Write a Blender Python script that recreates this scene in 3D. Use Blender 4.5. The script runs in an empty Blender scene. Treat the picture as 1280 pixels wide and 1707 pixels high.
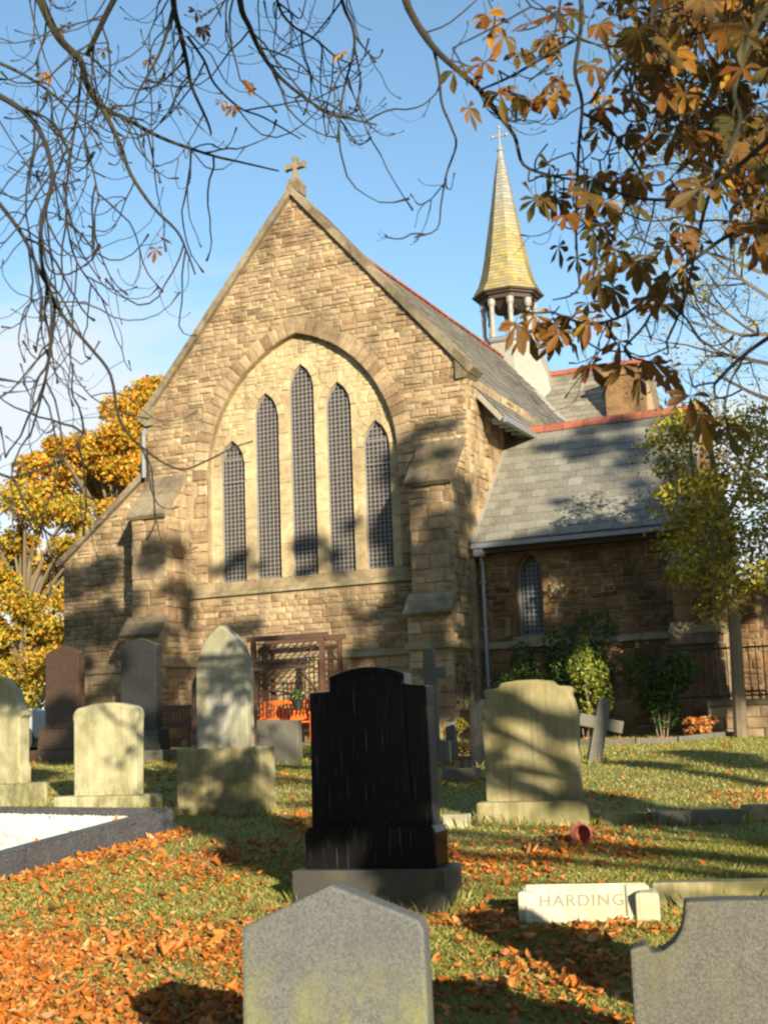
import bpy, bmesh, math, random
import numpy as np
from mathutils import Vector, Matrix
from mathutils.geometry import tessellate_polygon

random.seed(7); RG = np.random.default_rng(7)
sc = bpy.context.scene
COL = sc.collection
PI = math.pi
# ---------------------------------------------------------------- camera
EYE = 1.6
FPX, PITCH, ROLL = 2207.6, 0.1665, -0.0368
cp, sp, cr, sr = math.cos(PITCH), math.sin(PITCH), math.cos(ROLL), math.sin(ROLL)
_r, _u = Vector((1, 0, 0)), Vector((0, -sp, cp))
CR, CU, CD = _r*cr + _u*sr, _r*-sr + _u*cr, Vector((0, cp, sp))
cam = bpy.data.objects.new('camera', bpy.data.cameras.new('camera')); COL.objects.link(cam)
cam.matrix_world = Matrix(((CR.x, CU.x, -CD.x, 0), (CR.y, CU.y, -CD.y, 0), (CR.z, CU.z, -CD.z, EYE), (0, 0, 0, 1)))
cam.data.sensor_fit = 'VERTICAL'; cam.data.sensor_height = 24; cam.data.lens = FPX/1707*24
cam.data.clip_start = .05; cam.data.clip_end = 3000
cam.data.dof.use_dof = True; cam.data.dof.focus_distance = 15.0; cam.data.dof.aperture_fstop = 4.0
sc.camera = cam
# ---------------------------------------------------------------- sky and sun
SUN_EL, SUN_AZ = math.radians(14.0), math.radians(19.0)      # azimuth: behind the viewer, to the right
SUN = Vector((math.sin(SUN_AZ)*math.cos(SUN_EL), -math.cos(SUN_AZ)*math.cos(SUN_EL), math.sin(SUN_EL)))
world = bpy.data.worlds.new('World'); sc.world = world; world.use_nodes = True
wn = world.node_tree; wn.nodes.clear()
def wnode(t, **k):
    n = wn.nodes.new(t)
    for a, b in k.items():
        if a in n.inputs: n.inputs[a].default_value = b
        else: setattr(n, a, b)
    return n
sky = wnode('ShaderNodeTexSky', sky_type='NISHITA', sun_disc=False, sun_elevation=SUN_EL, sun_rotation=PI-SUN_AZ, altitude=60, air_density=1.0, dust_density=0.3, ozone_density=1.0)
tc = wnode('ShaderNodeTexCoord')
sxyz = wnode('ShaderNodeSeparateXYZ'); zad = wnode('ShaderNodeMath', operation='ADD'); zad.inputs[1].default_value = .16
dvx = wnode('ShaderNodeMath', operation='DIVIDE'); dvy = wnode('ShaderNodeMath', operation='DIVIDE'); cxyz = wnode('ShaderNodeCombineXYZ'); cxyz.inputs[2].default_value = 9.3
cn = wnode('ShaderNodeTexNoise', Scale=1.15, Detail=8, Roughness=.55, Distortion=.3)
hz = wnode('ShaderNodeMapRange'); hz.inputs[1].default_value = .08; hz.inputs[2].default_value = .42; hz.inputs[3].default_value = .25; hz.inputs[4].default_value = -.045
cadd = wnode('ShaderNodeMath', operation='ADD')
cramp = wnode('ShaderNodeValToRGB'); cramp.color_ramp.elements[0].position = .485; cramp.color_ramp.elements[1].position = .72
cmul = wnode('ShaderNodeMath', operation='MULTIPLY'); cmul.inputs[1].default_value = .85
cmix = wnode('ShaderNodeMixRGB'); cmix.inputs[2].default_value = (4.7, 4.8, 5.0, 1)
bg = wnode('ShaderNodeBackground', Strength=.085); wo = wnode('ShaderNodeOutputWorld')
L = wn.links.new
L(tc.outputs['Generated'], sxyz.inputs[0]); L(sxyz.outputs[2], zad.inputs[0]); L(sxyz.outputs[0], dvx.inputs[0]); L(zad.outputs[0], dvx.inputs[1]); L(sxyz.outputs[1], dvy.inputs[0]); L(zad.outputs[0], dvy.inputs[1]); L(dvx.outputs[0], cxyz.inputs[0]); L(dvy.outputs[0], cxyz.inputs[1]); L(cxyz.outputs[0], cn.inputs['Vector']); L(sxyz.outputs[2], hz.inputs[0]); L(cn.outputs['Fac'], cadd.inputs[0]); L(hz.outputs[0], cadd.inputs[1]); L(cadd.outputs[0], cramp.inputs[0])
L(cramp.outputs[0], cmul.inputs[0]); L(cmul.outputs[0], cmix.inputs[0]); ctint = wnode('ShaderNodeMixRGB', blend_type='MULTIPLY'); ctint.inputs[0].default_value = 1; ctint.inputs[2].default_value = (.93, 1.11, 1.18, 1); L(sky.outputs[0], ctint.inputs[1]); L(ctint.outputs[0], cmix.inputs[1]); L(cmix.outputs[0], bg.inputs['Color']); L(bg.outputs[0], wo.inputs[0])
sl = bpy.data.lights.new('sun', 'SUN'); sl.energy = 5.0; sl.angle = math.radians(.45); sl.color = (1, .88, .66)
sun = bpy.data.objects.new('sun', sl); COL.objects.link(sun); sun.rotation_euler = SUN.to_track_quat('Z', 'Y').to_euler(); sun.location = (20, -30, 40)
sc.view_settings.view_transform = 'Standard'; sc.view_settings.look = 'None'; sc.view_settings.exposure = 1.2; sc.view_settings.gamma = 1
sc.cycles.pixel_filter_type = 'BLACKMAN_HARRIS'; sc.cycles.filter_width = 2.3

# ---------------------------------------------------------------- helpers
GY = [-60, 0, 4, 9.5, 13.3, 20, 28, 34, 900]; GZ = [0, 0, .1, .33, .7, 1.15, 1.48, 1.52, 1.52]
def gnd(y): return float(np.interp(y, GY, GZ))
def ray(x, y): return CD + CR*((x-640)/FPX) + CU*((853.5-y)/FPX)
def at(x, y, d):                       # world point seen at photo pixel (x, y), d metres away along +Y
    v = ray(x, y); return Vector((0, 0, EYE)) + v*(d/v.y)
def atx(x, d): return at(x, 1200, d).x
def mesh_obj(name, verts, faces, mat=None, parent=None, rnd=None, smooth=False):
    me = bpy.data.meshes.new(name); me.from_pydata([tuple(v) for v in verts], [], faces); me.update()
    if rnd is not None:
        a = me.attributes.new('rnd', 'FLOAT', 'FACE'); a.data.foreach_set('value', np.asarray(rnd, dtype=np.float32))
    if smooth: me.polygons.foreach_set('use_smooth', [True]*len(me.polygons))
    o = bpy.data.objects.new(name, me); COL.objects.link(o)
    if mat: me.materials.append(mat)
    if parent: o.parent = parent
    return o
def np_obj(name, V, k, mat, parent=None, rnd=None, smooth=False):
    """V: (n*k,3) array, every k vertices one face"""
    n = len(V)//k; me = bpy.data.meshes.new(name)
    me.vertices.add(len(V)); me.vertices.foreach_set('co', np.ascontiguousarray(V, dtype=np.float32).ravel())
    me.loops.add(len(V)); me.loops.foreach_set('vertex_index', np.arange(len(V), dtype=np.int32))
    me.polygons.add(n); me.polygons.foreach_set('loop_start', np.arange(0, n*k, k, dtype=np.int32)); me.polygons.foreach_set('loop_total', np.full(n, k, dtype=np.int32))
    me.update(calc_edges=True); 
    if rnd is not None:
        a = me.attributes.new('rnd', 'FLOAT', 'FACE'); a.data.foreach_set('value', np.asarray(rnd, dtype=np.float32))
    o = bpy.data.objects.new(name, me); COL.objects.link(o); me.materials.append(mat)
    if parent: o.parent = parent
    return o
def tag(o, label=None, cat=None, group=None, kind=None):
    if label: o['label'] = label
    if cat: o['category'] = cat
    if group: o['group'] = group
    if kind: o['kind'] = kind
    return o
def thing(name, label, cat, loc=(0, 0, 0), rz=0, group=None):
    o = bpy.data.objects.new(name, None); COL.objects.link(o); o.location = loc; o.rotation_euler = (0, 0, rz)
    o.empty_display_size = .2
    return tag(o, label, cat, group)
class MB:
    def __init__(s): s.v = []; s.f = []; s.r = []
    def add(s, v, f, r=None):
        b = len(s.v); s.v += [tuple(p) for p in v]; s.f += [tuple(i+b for i in q) for q in f]
        if r is None: r = random.random()
        s.r += [r]*len(f)
    def box(s, c, sz, M=None, r=None):
        x, y, z = sz[0]/2, sz[1]/2, sz[2]/2
        vs = [Vector((c[0]+i*x, c[1]+j*y, c[2]+k*z)) for k in (-1, 1) for j in (-1, 1) for i in (-1, 1)]
        if M: vs = [M @ p for p in vs]
        s.add(vs, [(0, 2, 3, 1), (4, 5, 7, 6), (0, 1, 5, 4), (2, 6, 7, 3), (0, 4, 6, 2), (1, 3, 7, 5)], r)
    def bar(s, a, b, w, h=None, r=None):
        a, b = Vector(a), Vector(b); d = (b-a); ln = d.length; q = d.to_track_quat('X', 'Z').to_matrix().to_4x4()
        s.box((ln/2, 0, 0), (ln, w, h or w), Matrix.Translation(a) @ q, r)
    def tube(s, pts, rad, n=6, r=None, cap=True):
        v, f = tube(pts, rad, n, cap); s.add(v, f, r)
    def lathe(s, prof, n=16, c=(0, 0, 0), r=None, rot=0, M=None):
        vs = []; fs = []
        for (rr, z) in prof:
            for i in range(n):
                a = 2*PI*i/n+rot; p = Vector((c[0]+rr*math.cos(a), c[1]+rr*math.sin(a), c[2]+z)); vs.append(M @ p if M else p)
        for k in range(len(prof)-1):
            for i in range(n):
                j = (i+1) % n; fs.append((k*n+i, k*n+j, (k+1)*n+j, (k+1)*n+i))
        fs.append(tuple(range(n))[::-1]); fs.append(tuple(range((len(prof)-1)*n, len(prof)*n)))
        s.add(vs, fs, r)
    def build(s, name, mat, parent=None, smooth=False): return mesh_obj(name, s.v, s.f, mat, parent, s.r, smooth)
def tube(pts, rad, n=6, cap=True):
    pts = [Vector(p) for p in pts]; m = len(pts); vs = []; fs = []
    t0 = (pts[1]-pts[0]).normalized(); up = Vector((0, 0, 1)) if abs(t0.z) < .9 else Vector((1, 0, 0))
    nx = t0.cross(up).normalized()
    for i, p in enumerate(pts):
        t = (pts[min(i+1, m-1)]-pts[max(i-1, 0)]).normalized()
        nx = (nx - t*nx.dot(t)); nx = nx.normalized() if nx.length > 1e-6 else t.orthogonal().normalized()
        ny = t.cross(nx); r = rad[i] if hasattr(rad, '__len__') else rad
        for k in range(n):
            a = 2*PI*k/n; vs.append(p + nx*(math.cos(a)*r) + ny*(math.sin(a)*r))
    for i in range(m-1):
        for k in range(n):
            j = (k+1) % n; fs.append((i*n+k, i*n+j, (i+1)*n+j, (i+1)*n+k))
    if cap: fs.append(tuple(range(n))[::-1]); fs.append(tuple(range((m-1)*n, m*n)))
    return vs, fs
def smooth_path(pts, k=4):
    """Catmull-Rom through pts"""
    P = [Vector(p) for p in pts]; out = []
    for i in range(len(P)-1):
        a, b, c, d = P[max(i-1, 0)], P[i], P[i+1], P[min(i+2, len(P)-1)]
        for j in range(k):
            t = j/k; out.append(.5*((2*b)+(c-a)*t+(2*a-5*b+4*c-d)*t*t+(3*b-3*c+d-a)*t**3))
    out.append(P[-1]); return out
def slab(outer, holes, y0, y1):
    """plate in the xz plane between y0 (front) and y1 with holes"""
    loops = [outer]+holes; flat = [p for l in loops for p in l]; n = len(flat)
    tris = tessellate_polygon([[Vector((p[0], p[1], 0)) for p in l] for l in loops])
    v = [(p[0], y0, p[1]) for p in flat]+[(p[0], y1, p[1]) for p in flat]; f = []
    for t in tris:
        a, b, c = [Vector((flat[i][0], flat[i][1])) for i in t]
        if (b-a).x*(c-a).y-(b-a).y*(c-a).x < 0: t = (t[0], t[2], t[1])
        f.append(tuple(t)); f.append((t[2]+n, t[1]+n, t[0]+n))
    b = 0
    for l in loops:
        m = len(l)
        for i in range(m): j = (i+1) % m; f.append((b+i, b+i+n, b+j+n, b+j))
        b += m
    return v, f
def fixnormals(o):
    bm = bmesh.new(); bm.from_mesh(o.data); bmesh.ops.recalc_face_normals(bm, faces=bm.faces); bm.to_mesh(o.data); bm.free(); return o
def profile_obj(name, prof, thick, mat, parent, bevel=.012, y=0, seg=2, rnd=False):
    """prof (x,z) outline extruded along y, centred on y, edges rounded"""
    bm = bmesh.new(); vs = [bm.verts.new((p[0], y-thick/2, p[1])) for p in prof]; fa = bm.faces.new(vs)
    ex = bmesh.ops.extrude_face_region(bm, geom=[fa]); bmesh.ops.translate(bm, vec=(0, thick, 0), verts=[g for g in ex['geom'] if isinstance(g, bmesh.types.BMVert)])
    bmesh.ops.recalc_face_normals(bm, faces=bm.faces)
    if bevel: bmesh.ops.bevel(bm, geom=[e for e in bm.edges if e.calc_face_angle(0) > .5], offset=bevel, segments=seg, affect='EDGES', profile=.6)
    me = bpy.data.meshes.new(name); bm.to_mesh(me); bm.free(); me.materials.append(mat)
    o = bpy.data.objects.new(name, me); COL.objects.link(o); o.parent = parent; return o
def block_obj(name, sz, c, mat, parent, bevel=.012, taper=0):
    bm = bmesh.new(); bmesh.ops.create_cube(bm, size=1)
    for v in bm.verts:
        k = 1-taper if v.co.z > 0 else 1
        v.co = Vector((v.co.x*sz[0]*k+c[0], v.co.y*sz[1]*k+c[1], v.co.z*sz[2]+c[2]))
    if bevel: bmesh.ops.bevel(bm, geom=list(bm.edges), offset=bevel, segments=2, affect='EDGES', profile=.6)
    me = bpy.data.meshes.new(name); bm.to_mesh(me); bm.free(); me.materials.append(mat)
    o = bpy.data.objects.new(name, me); COL.objects.link(o); o.parent = parent; return o

# ---------------------------------------------------------------- materials
class NT:
    def __init__(s, name):
        s.m = bpy.data.materials.new(name); s.m.use_nodes = True; s.t = s.m.node_tree; s.t.nodes.clear()
        s.out = s.n('ShaderNodeOutputMaterial'); s.b = s.n('ShaderNodeBsdfPrincipled'); s.l(s.b.outputs[0], s.out.inputs[0])
        s.tc = s.n('ShaderNodeTexCoord')
    def n(s, t, **k):
        n = s.t.nodes.new(t)
        for a, b in k.items():
            if a in n.inputs: n.inputs[a].default_value = b
            else: setattr(n, a, b)
        return n
    def l(s, a, b): s.t.links.new(a, b)
    def noise(s, scale, detail=5, rough=.6, sc3=None, dist=0):
        n = s.n('ShaderNodeTexNoise', Scale=scale, Detail=detail, Roughness=rough, Distortion=dist)
        if sc3:
            m = s.n('ShaderNodeMapping'); m.inputs['Scale'].default_value = sc3; s.l(s.tc.outputs['Object'], m.inputs[0]); s.l(m.outputs[0], n.inputs[0])
        else: s.l(s.tc.outputs['Object'], n.inputs[0])
        return n.outputs['Fac']
    def ramp(s, fac, stops, interp='LINEAR'):
        r = s.n('ShaderNodeValToRGB'); e = r.color_ramp.elements; r.color_ramp.interpolation = interp
        while len(e) < len(stops): e.new(.5)
        for q, (p, c) in zip(e, stops): q.position = p; q.color = (*c, 1) if hasattr(c, '__len__') else (c, c, c, 1)
        s.l(fac, r.inputs[0]); return r.outputs[0]
    def mix(s, fac, a, b, mode='MIX'):
        m = s.n('ShaderNodeMixRGB', blend_type=mode)
        for i, x in ((0, fac), (1, a), (2, b)):
            if hasattr(x, 'is_linked'): s.l(x, m.inputs[i])
            else: m.inputs[i].default_value = x if i == 0 else (*x, 1)
        return m.outputs[0]
    def rnd(s):
        a = s.n('ShaderNodeAttribute', attribute_name='rnd'); o = s.n('ShaderNodeObjectInfo')
        m = s.n('ShaderNodeMath', operation='ADD'); f = s.n('ShaderNodeMath', operation='FRACT')
        s.l(a.outputs['Fac'], m.inputs[0]); s.l(o.outputs['Random'], m.inputs[1]); s.l(m.outputs[0], f.inputs[0]); return f.outputs[0]
    def bump(s, h, strength=.3, dist=.02):
        b = s.n('ShaderNodeBump', Strength=strength, Distance=dist); s.l(h, b.inputs['Height']); s.l(b.outputs[0], s.b.inputs['Normal'])
    def base(s, c): 
        if hasattr(c, 'is_linked'): s.l(c, s.b.inputs['Base Color'])
        else: s.b.inputs['Base Color'].default_value = (*c, 1)
def m_plain(name, c, rough=.7, metal=0, var=.25, scale=8, bump=.15):
    t = NT(name); n = t.noise(scale); t.base(t.mix(n, tuple(x*(1-var) for x in c), tuple(min(1, x*(1+var)) for x in c)))
    t.b.inputs['Roughness'].default_value = rough; t.b.inputs['Metallic'].default_value = metal; t.bump(n, bump); return t.m
def m_wall(name, stops, soot=.5, lichen=None, rough=.9, bscale=13, bump=.85):
    t = NT(name); c = t.ramp(t.rnd(), stops)
    c = t.mix(.8, c, t.ramp(t.noise(7, 8, .7), [(.25, .5), (.7, 1.15)]), 'MULTIPLY')
    st = t.ramp(t.noise(.9, 6, .65), [(.42, 1), (.62, 1-soot)]); c = t.mix(1, c, st, 'MULTIPLY')
    st = t.ramp(t.noise(1.1, 5, .6, (2.2, 2.2, .28)), [(.5, 1), (.72, 1-soot*.8)]); c = t.mix(1, c, st, 'MULTIPLY')
    if lichen: c = t.mix(t.ramp(t.noise(3, 8, .7), [(.56, 0.0), (.7, .75)]), c, lichen)
    t.base(c); t.b.inputs['Roughness'].default_value = rough; t.b.inputs['Specular IOR Level'].default_value = .2
    t.bump(t.noise(bscale, 9, .75), bump, .05); return t.m
SAND = [(0, (.29, .195, .11)), (.16, (.40, .29, .165)), (.34, (.48, .37, .225)), (.5, (.42, .31, .185)), (.66, (.53, .42, .26)), (.8, (.37, .25, .145)), (.92, (.45, .35, .22)), (1, (.24, .165, .10))]
SAND = [(p, (c[0]*1.02, c[1]*.985, c[2]*.97)) for p, c in SAND]
M_STONE = m_wall('sandstone_rubble', SAND, .42)
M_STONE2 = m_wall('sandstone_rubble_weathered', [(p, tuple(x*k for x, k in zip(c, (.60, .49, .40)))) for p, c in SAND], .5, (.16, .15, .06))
M_MORTAR = m_wall('lime_mortar', [(0, (.35, .265, .16)), (1, (.40, .305, .185))], .4)
M_ASHLAR = m_wall('dressed_sandstone', [(0, (.46, .35, .195)), (.5, (.55, .44, .265)), (1, (.50, .385, .215))], .34, None, .85, 30, .2)
M_COPING = m_wall('weathered_coping', [(0, (.22, .17, .11)), (1, (.33, .27, .18))], .5, (.30, .27, .09))
M_SILL = m_wall('lichened_sill', [(0, (.34, .28, .17)), (1, (.42, .35, .21))], .4, (.36, .33, .12))
def m_slate(name, stops, lichen=None):
    t = NT(name); c = t.ramp(t.rnd(), stops); c = t.mix(.7, c, t.ramp(t.noise(9, 8, .7), [(.3, .6), (.7, 1.2)]), 'MULTIPLY')
    if lichen: c = t.mix(t.ramp(t.noise(2.2, 8, .7), [(.5, 0.0), (.66, .7)]), c, lichen)
    t.base(c); t.b.inputs['Roughness'].default_value = .62; t.bump(t.noise(30, 8, .7), .3, .01); return t.m
M_SLATE = m_slate('grey_slate', [(0, (.145, .138, .117)), (.3, (.185, .176, .146)), (.6, (.235, .223, .184)), (.85, (.17, .161, .135)), (1, (.27, .257, .21))], (.31, .29, .20))
M_SLATE2 = m_slate('brown_grey_slate', [(0, (.15, .13, .105)), (.5, (.22, .195, .155)), (1, (.28, .25, .20))], (.27, .25, .18))
M_RIDGE = m_slate('red_ridge_tile', [(0, (.27, .08, .045)), (.5, (.34, .11, .06)), (1, (.22, .07, .048))])
M_LEAD = m_plain('lead_sheet', (.25, .238, .20), .6, 0, .25, 3)
M_PAINTW = m_plain('weathered_white_paint', (.24, .232, .21), .6, 0, .25, 12)
M_DARKWOOD = m_plain('dark_wood', (.05, .032, .022), .7, 0, .4, 14)
M_REDWOOD = m_plain('red_brown_wood', (.085, .045, .028), .6, 0, .35, 14)
M_ORANGEWOOD = m_plain('orange_stained_wood', (.62, .13, .02), .45, 0, .25, 10)
M_PIPE = m_plain('grey_painted_iron', (.22, .23, .24), .45, .3, .2, 10)
M_IRON = m_plain('black_iron', (.015, .015, .014), .5, .4, .3, 12)
def m_spire():
    t = NT('lichened_shingle'); sx = t.n('ShaderNodeSeparateXYZ'); t.l(t.tc.outputs['Object'], sx.inputs[0])
    mr = t.n('ShaderNodeMapRange'); mr.inputs[1].default_value = 16.9; mr.inputs[2].default_value = 18.9; t.l(sx.outputs[2], mr.inputs[0])
    low = t.mix(t.ramp(t.noise(2.6, 8, .75, (2.5, 2.5, .6)), [(.38, 0.0), (.62, 1.0)]), (.235, .22, .155), (.36, .255, .05))
    low = t.mix(t.ramp(t.noise(4, 7, .7, (4, 4, .3)), [(.5, 0.0), (.72, .6)]), low, (.12, .11, .08))
    up = t.mix(t.noise(6), (.17, .165, .145), (.30, .29, .255))
    c = t.mix(mr.outputs[0], low, up); c = t.mix(.75, c, t.ramp(t.rnd(), [(0, .7), (1, 1.15)]), 'MULTIPLY')
    t.base(c); t.b.inputs['Roughness'].default_value = .8; t.bump(t.noise(25, 8), .3, .01); return t.m
M_SPIRE = m_spire()
def m_glass():
    t = NT('leaded_glass'); t.base(t.mix(t.noise(5), (.03, .03, .03), (.085, .08, .078))); t.b.inputs['Roughness'].default_value = .3; t.bump(t.noise(9, 3), .25, .02); return t.m
M_GLASS = m_glass(); M_MESH = m_plain('galvanised_guard_mesh', (.29, .26, .245), .6, .1, .15, 6); M_MFRAME = m_plain('grey_metal_frame', (.20, .21, .22), .6, .2, .2, 8)
def m_grave(name, c1, c2, moss=None, mossr=(.5, .68), speck=None, rough=.8, streak=0, bump=.25, mscale=3, low=None):
    t = NT(name); c = t.mix(t.ramp(t.noise(5, 8, .7), [(.3, 0.0), (.7, 1.0)]), c1, c2)
    if speck:
        c = t.mix(t.ramp(t.noise(speck[0], 3, .6), [(.42, 0.0), (.62, 1.0)]), c, speck[1]); c = t.mix(t.ramp(t.noise(speck[0]*1.7, 2, .5), [(.66, 0.0), (.72, .8)]), c, speck[2])
    if moss: c = t.mix(t.ramp(t.noise(mscale, 7, .65, (1, 1, .55)), [(mossr[0], 0.0), (mossr[1], .85)]), c, moss)
    if low:
        sx = t.n('ShaderNodeSeparateXYZ'); t.l(t.tc.outputs['Object'], sx.inputs[0]); mr = t.n('ShaderNodeMapRange')
        mr.inputs[1].default_value = low[1]; mr.inputs[2].default_value = low[2]; mr.inputs[3].default_value = 1; mr.inputs[4].default_value = 0; t.l(sx.outputs[2], mr.inputs[0])
        mm = t.n('ShaderNodeMath', operation='MULTIPLY'); t.l(mr.outputs[0], mm.inputs[0]); t.l(t.ramp(t.noise(6, 6, .7, (1.2, 1.2, .5)), [(.45, 0.0), (.6, .9)]), mm.inputs[1]); c = t.mix(mm.outputs[0], c, low[0])
    if streak: c = t.mix(t.ramp(t.noise(3, 5, .6, (9, 9, .35)), [(.45, 0.0), (.75, streak)]), c, tuple(x*.35 for x in c2))
    t.base(c); t.b.inputs['Roughness'].default_value = rough; t.bump(t.noise(40, 8, .7), bump, .008); return t.m
M_GRANITE = m_grave('grey_granite', (.085, .09, .092), (.125, .128, .128), (.12, .125, .065), (.54, .8), (140, (.055, .055, .055), (.26, .26, .25)), .75, 0, .2, 3, ((.21, .215, .03), .3, .82))
M_GRANITE2 = m_grave('worn_grey_granite', (.085, .08, .068), (.125, .117, .095), (.10, .095, .04), (.5, .7), (120, (.045, .045, .04), (.22, .21, .19)), .8, .3)
def m_black():
    t = NT('polished_black_granite'); s = t.ramp(t.noise(5, 4, .6, (16, 16, .6)), [(.6, 0.0), (.72, .6)]); c = t.mix(s, (.007, .007, .0075), (.12, .115, .11))
    t.base(c); t.b.inputs['Roughness'].default_value = .2; t.b.inputs['Specular IOR Level'].default_value = .12; return t.m
M_BLACK = m_black()
M_BLACKROUGH = m_grave('rough_black_granite', (.028, .027, .025), (.045, .043, .038), (.09, .08, .04), (.5, .7), None, .7)
M_PALE = m_grave('pale_lichened_sandstone', (.33, .30, .165), (.45, .42, .27), (.20, .19, .075), (.46, .7), None, .9, .35, low=((.12, .115, .04), .05, .6))
M_PALEGREY = m_grave('pale_grey_marble', (.30, .29, .24), (.42, .41, .34), (.16, .15, .045), (.42, .64), None, .8, .4, .2, 2.2, low=((.12, .115, .04), .05, .6))
M_MOSSY = m_grave('mossy_brown_sandstone', (.21, .17, .08), (.34, .30, .165), (.16, .14, .05), (.45, .65), None, .95, .55, low=((.12, .115, .04), .05, .6))
M_BROWNG = m_grave('brown_granite', (.05, .03, .021), (.095, .058, .036), None, (0, 1), (40, (.03, .02, .016), (.17, .11, .07)), .4)
M_DARKG = m_grave('dark_grey_granite', (.022, .022, .023), (.04, .04, .04), None, (0, 1), (40, (.015, .015, .015), (.09, .085, .08)), .35)
M_MIDG = m_grave('mid_grey_stone', (.085, .08, .068), (.13, .122, .10), (.10, .095, .045), (.5, .7), None, .85, .3)
M_WHITEM = m_grave('white_marble', (.42, .395, .29), (.53, .50, .38), (.34, .31, .15), (.42, .7), None, .8, .4)
M_KERB = m_grave('dark_granite_kerb', (.055, .055, .06), (.10, .10, .105), None, (0, 1), (50, (.035, .035, .04), (.2, .2, .2)), .45)
M_INK = m_plain('faded_lettering', (.22, .20, .15), .8)
M_TERRA = m_plain('terracotta', (.22, .06, .04), .6); M_PLASTIC = m_plain('black_plastic', (.02, .02, .02), .4)
def m_leaf(name, stops, trans=.35, rough=.6):
    t = NT(name); c = t.ramp(t.rnd(), stops); c = t.mix(.5, c, t.ramp(t.noise(14, 4), [(.3, .6), (.7, 1.2)]), 'MULTIPLY'); t.base(c); t.b.inputs['Roughness'].default_value = rough
    t.b.inputs['Specular IOR Level'].default_value = .3
    if trans:
        tr = t.n('ShaderNodeBsdfTranslucent'); mx = t.n('ShaderNodeMixShader'); mx.inputs[0].default_value = trans
        t.l(c, tr.inputs[0]); t.l(t.b.outputs[0], mx.inputs[1]); t.l(tr.outputs[0], mx.inputs[2]); t.l(mx.outputs[0], t.out.inputs[0])
    return t.m
M_CHESTNUT = m_leaf('chestnut_leaf', [(0, (.20, .07, .010)), (.25, (.15, .075, .012)), (.45, (.09, .08, .014)), (.6, (.25, .10, .012)), (.8, (.065, .065, .014)), (.93, (.34, .15, .018)), (1, (.50, .28, .03))], .45)
M_AUTUMN = m_leaf('autumn_leaf', [(0, (.56, .20, .02)), (.3, (.66, .32, .025)), (.55, (.64, .40, .04)), (.75, (.42, .34, .04)), (1, (.50, .15, .02))], .35)
M_AUTUMNG = m_leaf('turning_leaf', [(0, (.20, .22, .025)), (.35, (.38, .34, .035)), (.6, (.52, .38, .04)), (.8, (.58, .27, .03)), (1, (.14, .17, .025))], .35)
M_YELLEAF = m_leaf('yellow_green_leaf', [(0, (.12, .12, .02)), (.4, (.25, .22, .025)), (.75, (.42, .34, .03)), (1, (.55, .44, .05))], .35)
M_SHRUB = m_leaf('evergreen_leaf', [(0, (.02, .05, .012)), (.5, (.04, .085, .018)), (.85, (.075, .12, .022)), (1, (.13, .17, .03))], .25, .4)
M_SHRUBY = m_leaf('variegated_leaf', [(0, (.08, .12, .02)), (.5, (.20, .23, .03)), (1, (.36, .36, .06))], .3, .45)
M_GOLD = m_leaf('golden_leaf', [(0, (.20, .17, .02)), (1, (.45, .36, .04))], .3)
M_LITTER = m_leaf('fallen_leaf', [(0, (.36, .10, .015)), (.18, (.50, .15, .022)), (.36, (.56, .22, .04)), (.5, (.22, .08, .025)), (.62, (.46, .13, .02)), (.78, (.52, .27, .08)), (.9, (.16, .07, .03)), (1, (.60, .38, .15))], .2, .55)
M_GRASSB = m_leaf('grass_blade', [(0, (.13, .16, .02)), (.35, (.23, .235, .035)), (.65, (.38, .34, .09)), (1, (.52, .44, .18))], .3)
def m_bark(name, a, b, moss=None):
    t = NT(name); c = t.mix(t.noise(9, 7, .7), a, b)
    if moss: c = t.mix(t.ramp(t.noise(2.5, 5), [(.5, 0.0), (.66, .7)]), c, moss)
    t.base(c); t.b.inputs['Roughness'].default_value = .9; t.bump(t.noise(30, 6, .7, (1, 1, .4)), .5, .02); return t.m
M_BARK = m_bark('dark_bark', (.012, .010, .009), (.032, .026, .021), (.04, .04, .012)); M_BARKG = m_bark('grey_brown_bark', (.10, .075, .05), (.20, .155, .10), (.14, .13, .05))
M_BARKT = m_bark('dull_grey_bark', (.05, .042, .034), (.11, .09, .07))
def m_lawn():
    t = NT('lawn_turf'); c = t.mix(t.noise(3, 8, .7), (.13, .145, .024), (.27, .25, .065)); c = t.mix(t.ramp(t.noise(.9, 5), [(.45, 0.0), (.65, .6)]), c, (.32, .27, .11))
    c = t.mix(t.ramp(t.noise(60, 4), [(.3, .5), (.7, 1.2)]), (0, 0, 0), c, 'MIX') if False else c
    t.base(c); t.b.inputs['Roughness'].default_value = .95; t.bump(t.noise(45, 8, .7), .8, .03); return t.m
M_LAWN = m_lawn()
def m_gravel():
    t = NT('white_gravel'); t.base(t.ramp(t.rnd(), [(0, (.36, .35, .32)), (.6, (.62, .61, .57)), (1, (.5, .47, .4))])); t.b.inputs['Roughness'].default_value = .8; return t.m
M_GRAVEL = m_gravel()
M_PATH = m_plain('worn_path', (.24, .20, .16), .9, 0, .25, 6)

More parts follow.
